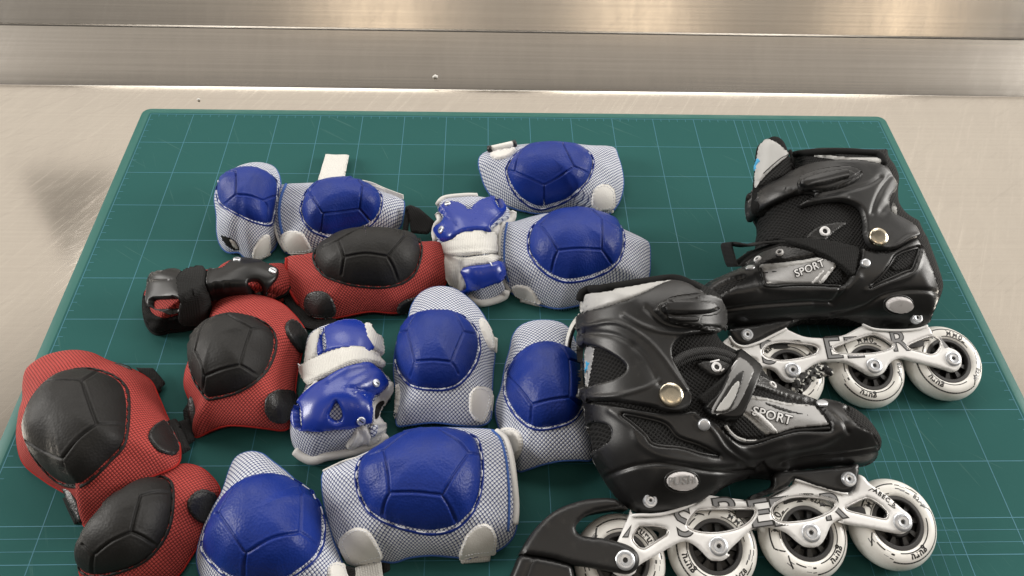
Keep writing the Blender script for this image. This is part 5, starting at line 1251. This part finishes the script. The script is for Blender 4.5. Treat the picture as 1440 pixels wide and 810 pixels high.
disc('rivet', rr_, M['brass'], *X('R2',[(245,387)])[0], TC, .88, .32, [(0,1.0),(.5,.97),(.85,.9),(.97,.7),(1,.2),(1,-.8)])
disc('screw', rr_, M['steel_screw'], *X('R2',[(192,494)])[0], TC, .42, .3)
disc('rivet', rr_, M['steel_screw'], *X('R1',[(350,724)])[0], TC, .44, .14)
px, py = X('R2',[(331,660)])[0]
ov, VV, FV = patch('push_button', rr_, M['button'], [(px+19.5*math.cos(t), py+11.6*math.sin(t)) for t in np.linspace(0, 2*math.pi, 20, endpoint=False)], TS, t=.45, e=3, flat=.7, sp=1.8)
stroke('button_groove', rr_, M['ink'], [(px-1+20.5*math.cos(t), py+.6+13*math.sin(t)) for t in np.linspace(0, 2*math.pi, 24, endpoint=False)], TS, .10, -.02, closed=True)
# frame
frame_pts = X('S4',[(92,258),(120,215),(160,186),(180,217),(215,232),(260,228),(330,200),(428,146),(450,152),(520,180),(600,188),(660,186),(720,170),(808,128),(850,150),(980,158),(1090,143),(1118,132),(1135,150),(1150,180),(1210,228),(1255,248),(1280,280),(1276,325),(1245,350),(1195,336),(1040,296),(980,286),(935,308),(910,348),(880,368),(840,368),(790,340),(720,306),(650,300),(580,310),(522,350),(498,388),(462,400),(422,390),(380,345),(330,330),(290,345),(230,368),(140,395),(40,410)])+X('F1',[(1003,544),(990,540),(983,528),(990,515)])
holes = [X('S4',[(318,250),(350,218),(420,206),(500,213),(562,221),(588,238),(578,265),(520,284),(450,296),(400,298),(360,288),(330,275)]),
         X('S4',[(658,236),(690,220),(760,195),(830,172),(870,172),(935,208),(950,228),(920,248),(840,264),(720,265),(670,255)]),
         X('S4',[(1016,225),(1060,202),(1130,177),(1165,190),(1184,215),(1162,258),(1132,270),(1080,256),(1035,244)]),
         X('S4',[(140,280),(200,275),(270,285),(290,300),(255,318),(180,340),(110,360),(90,345)])]
ofr, TF = plate('frame', rr_, M['white_paint'], pr, frame_pts, 1.62, 1.18, .16, .15, holes, both=True)
frl = [resample(pr.loop(h, 1.62), sp=.2) for h in holes]
for L in frl:
    V, F = tube(pr.to3(shrink(L, .03), 1.45), .09, 6, True); mk('hole_edge', V, F, M['bare_edge'], ofr)
for ridge in (X('S4',[(158,182),(175,208),(200,225),(235,230),(300,210),(370,175),(432,144)]), X('S4',[(800,124),(850,145),(920,152),(1000,152),(1070,145),(1112,130)])):
    V, F = tube(pr.to3(resample(spline([pr.S(*p, 1.75) for p in ridge], False), sp=.2, closed=False), 1.72), .12, 8); mk('frame_ridge', V, F, M['white_paint'], ofr)
for (x, y) in ((1090,490),(1165,482),(1275,488)):
    c = np.array(pr.S(x, y, 0)); plate('cross_bar', ofr, M['hub_black'], pr, None, 1.17, -1.17, .05, .4, raw=resample(np.array([c+np.array(k) for k in ((-1,-.35),(1,-.35),(1,.35),(-1,.35))]), sp=.3))
big = [shrink(h, -.16) for h in frl]
dxr = (100, -6)
for s, p, sz, sx in (('S',(345,265),3.0,1.05), ('P',(480,255),2.6,1.3), ('E',(655,243),2.7,1.25), ('E',(755,240),2.7,1.3), ('D',(860,225),2.6,1.2), ('R',(975,208),2.7,1.05)):
    ftext(s, *X('S4',[p])[0], sz, dxr, sx, pl=pr, root=ofr, op=big)
uv = pr.S(*X('R3',[(222,502)])[0], 1.62); a = pr.S(*X('R3',[(262,478)])[0], 1.62)-uv
text_at('lettering', ofr, M['ink'], 'ABEC 5', pr.to3([uv], 1.62)[0], a[0]*pr.U+a[1]*pr.V, pr.N, .5, .012, 1.2, 0, .012)
V = pr.to3([pr.S(*p, 1.62) for p in X('S4',[(1165,178),(1215,235),(1195,240)])], 1.64); mk('printed_mark', V, [[0,1,2]], M['grey_print'], ofr, smooth=False)
# brackets, bolts, wheels
obr, TBr = plate('toe_bracket', rr_, M['black_plastic'], pr, X('R3',[(262,368),(400,345),(560,315),(700,308),(640,340),(605,365),(520,400),(440,440),(380,468),(330,466),(290,430)]), 1.95, 1.1, .2, .2)
sbolt(rr_, pr, *X('R3',[(360,410)])[0], [TBr], .52)
sbolt(rr_, pr, *X('R2',[(400,717)])[0], TS, .50)
for i, (x, y) in enumerate([(1000,527),(1115,520),(1230,514),(1341,504)]):
    uv = pr.S(x, y, 1.72); add_wheel(rr_, pr, uv, (95, 130, 0, -25)[i])
    V, F = lathe([(.5,1.0),(.78,1.02),(.8,1.2),(.5,1.2)], 28, pr.to3([uv], 0)[0], pr.N, pr.U); mk('bearing_spacer', V, F, M['bare_edge'], rr_)
    bolt(rr_, pr, uv, 1.67, .70)
# crumbs on the worktop and mat
for (x, y, s) in ((612,109,.45), (279,140,.25)):
    p = hit(SPL_TREE, x, y)[0]+np.array((0,-.1,.15)) if y < 115 else P(x, y, ZT+.12); V, F = tube(np.array([p+np.array((-.5,0,-.1))*s, p+np.array((0,.2,.2))*s, p+np.array((.6,-.1,0))*s]), s*.45, 6)
    o = mk('paper_scrap', V, F, M['white_leather']); o['label'] = 'tiny white scrap lying on the sloping steel backsplash' if s > .3 else 'tiny white sliver just above the far left corner of the mat'; o['category'] = 'scrap'
WORLD = (0.38, 0.86)
LAMPS = [((-35, 112, 195), 1.3, 1.0, 17), ((127, 112, 195), 1.3, 1.0, 17), ((-195, -15, 105), 0.9, 0.9, 50), ((283, -15, 105), 0.9, 0.9, 50)]  # last two are low side lamps, added to brighten the front corners
WARM = 1.2
# ------------------------------------------------------------------ light of the room
w = bpy.data.worlds.new('World'); scn.world = w; w.use_nodes = True
t = w.node_tree; bg = t.nodes['Background']
def wm(op, a, b=None, c=None):
    x = t.nodes.new('ShaderNodeMath'); x.operation = op
    for i, v in enumerate((a, b, c)):
        if v is None: continue
        if isinstance(v, (int,float)): x.inputs[i].default_value = v
        else: t.links.new(v, x.inputs[i])
    return x.outputs[0]
def smooth(v, a, b, lo=0.0, hi=1.0):
    x = t.nodes.new('ShaderNodeMapRange'); x.interpolation_type = 'SMOOTHSTEP'
    t.links.new(v, x.inputs['Value'])
    for k, q in (('From Min',a),('From Max',b),('To Min',lo),('To Max',hi)): x.inputs[k].default_value = q
    return x.outputs[0]
tc = t.nodes.new('ShaderNodeTexCoord').outputs['Generated']
sp = t.nodes.new('ShaderNodeSeparateXYZ'); t.links.new(tc, sp.inputs[0])
far = smooth(sp.outputs['Z'], -0.05, 0.36, 0.10, WORLD[1])                 # beyond the worktop: a pale wall and ceiling
back = smooth(sp.outputs['Y'], 0.12, 0.45)
strip = wm('MULTIPLY', smooth(sp.outputs['Y'], 0.06, -0.12), smooth(sp.outputs['Z'], 0.66, 0.80))   # pale ceiling behind the viewer's head
v = wm('MULTIPLY_ADD', strip, WORLD[0], 0.07)
low = smooth(sp.outputs['Z'], 0.84, 0.66)                                   # the ceiling right above is darker than the far wall
v = wm('MULTIPLY_ADD', wm('MULTIPLY', far, low), back, v)
# dark triangle added to the world light, so the worktop mirrors a dark patch
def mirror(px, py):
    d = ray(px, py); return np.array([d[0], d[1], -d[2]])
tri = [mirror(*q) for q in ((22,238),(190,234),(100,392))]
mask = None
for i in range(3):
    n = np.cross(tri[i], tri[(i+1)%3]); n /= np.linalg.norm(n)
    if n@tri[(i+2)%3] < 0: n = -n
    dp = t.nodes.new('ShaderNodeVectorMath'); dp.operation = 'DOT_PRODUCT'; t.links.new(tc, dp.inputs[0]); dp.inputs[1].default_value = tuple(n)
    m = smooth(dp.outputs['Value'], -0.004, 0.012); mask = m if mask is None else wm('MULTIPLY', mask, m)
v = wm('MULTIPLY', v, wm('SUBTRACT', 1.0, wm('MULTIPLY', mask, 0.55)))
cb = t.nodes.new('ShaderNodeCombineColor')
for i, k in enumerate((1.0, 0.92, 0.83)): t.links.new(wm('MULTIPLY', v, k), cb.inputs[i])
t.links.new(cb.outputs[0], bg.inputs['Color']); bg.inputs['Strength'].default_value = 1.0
def lamp(name, loc, target, sx, sy, power, color=(1,.965,.915)):
    l = bpy.data.lights.new(name, 'AREA'); l.shape = 'RECTANGLE'; l.size = sx; l.size_y = sy; l.energy = power; l.color = color
    o = bpy.data.objects.new(name, l); col.objects.link(o); o.location = np.array(loc)*CM
    o.rotation_euler = (Vector(target)-Vector(loc)).to_track_quat('-Z', 'Y').to_euler()
    return o
for loc, sx, sy, p in LAMPS: lamp('panel_lamp', loc, (45, -30, 0), sx, sy, p)
for x in (-7, 108, 222):
    lamp('warm_ceiling_lamp', (x, -134, 210), (x*.7, -20, 0), 0.32, 0.42, WARM, (1,.80,.58))
scn.view_settings.view_transform = 'Standard'; scn.view_settings.look = 'None'; scn.view_settings.exposure = 0.12; scn.view_settings.gamma = 1.0
scn.cycles.use_denoising = True; scn.cycles.max_bounces = 8; scn.cycles.sample_clamp_indirect = 6
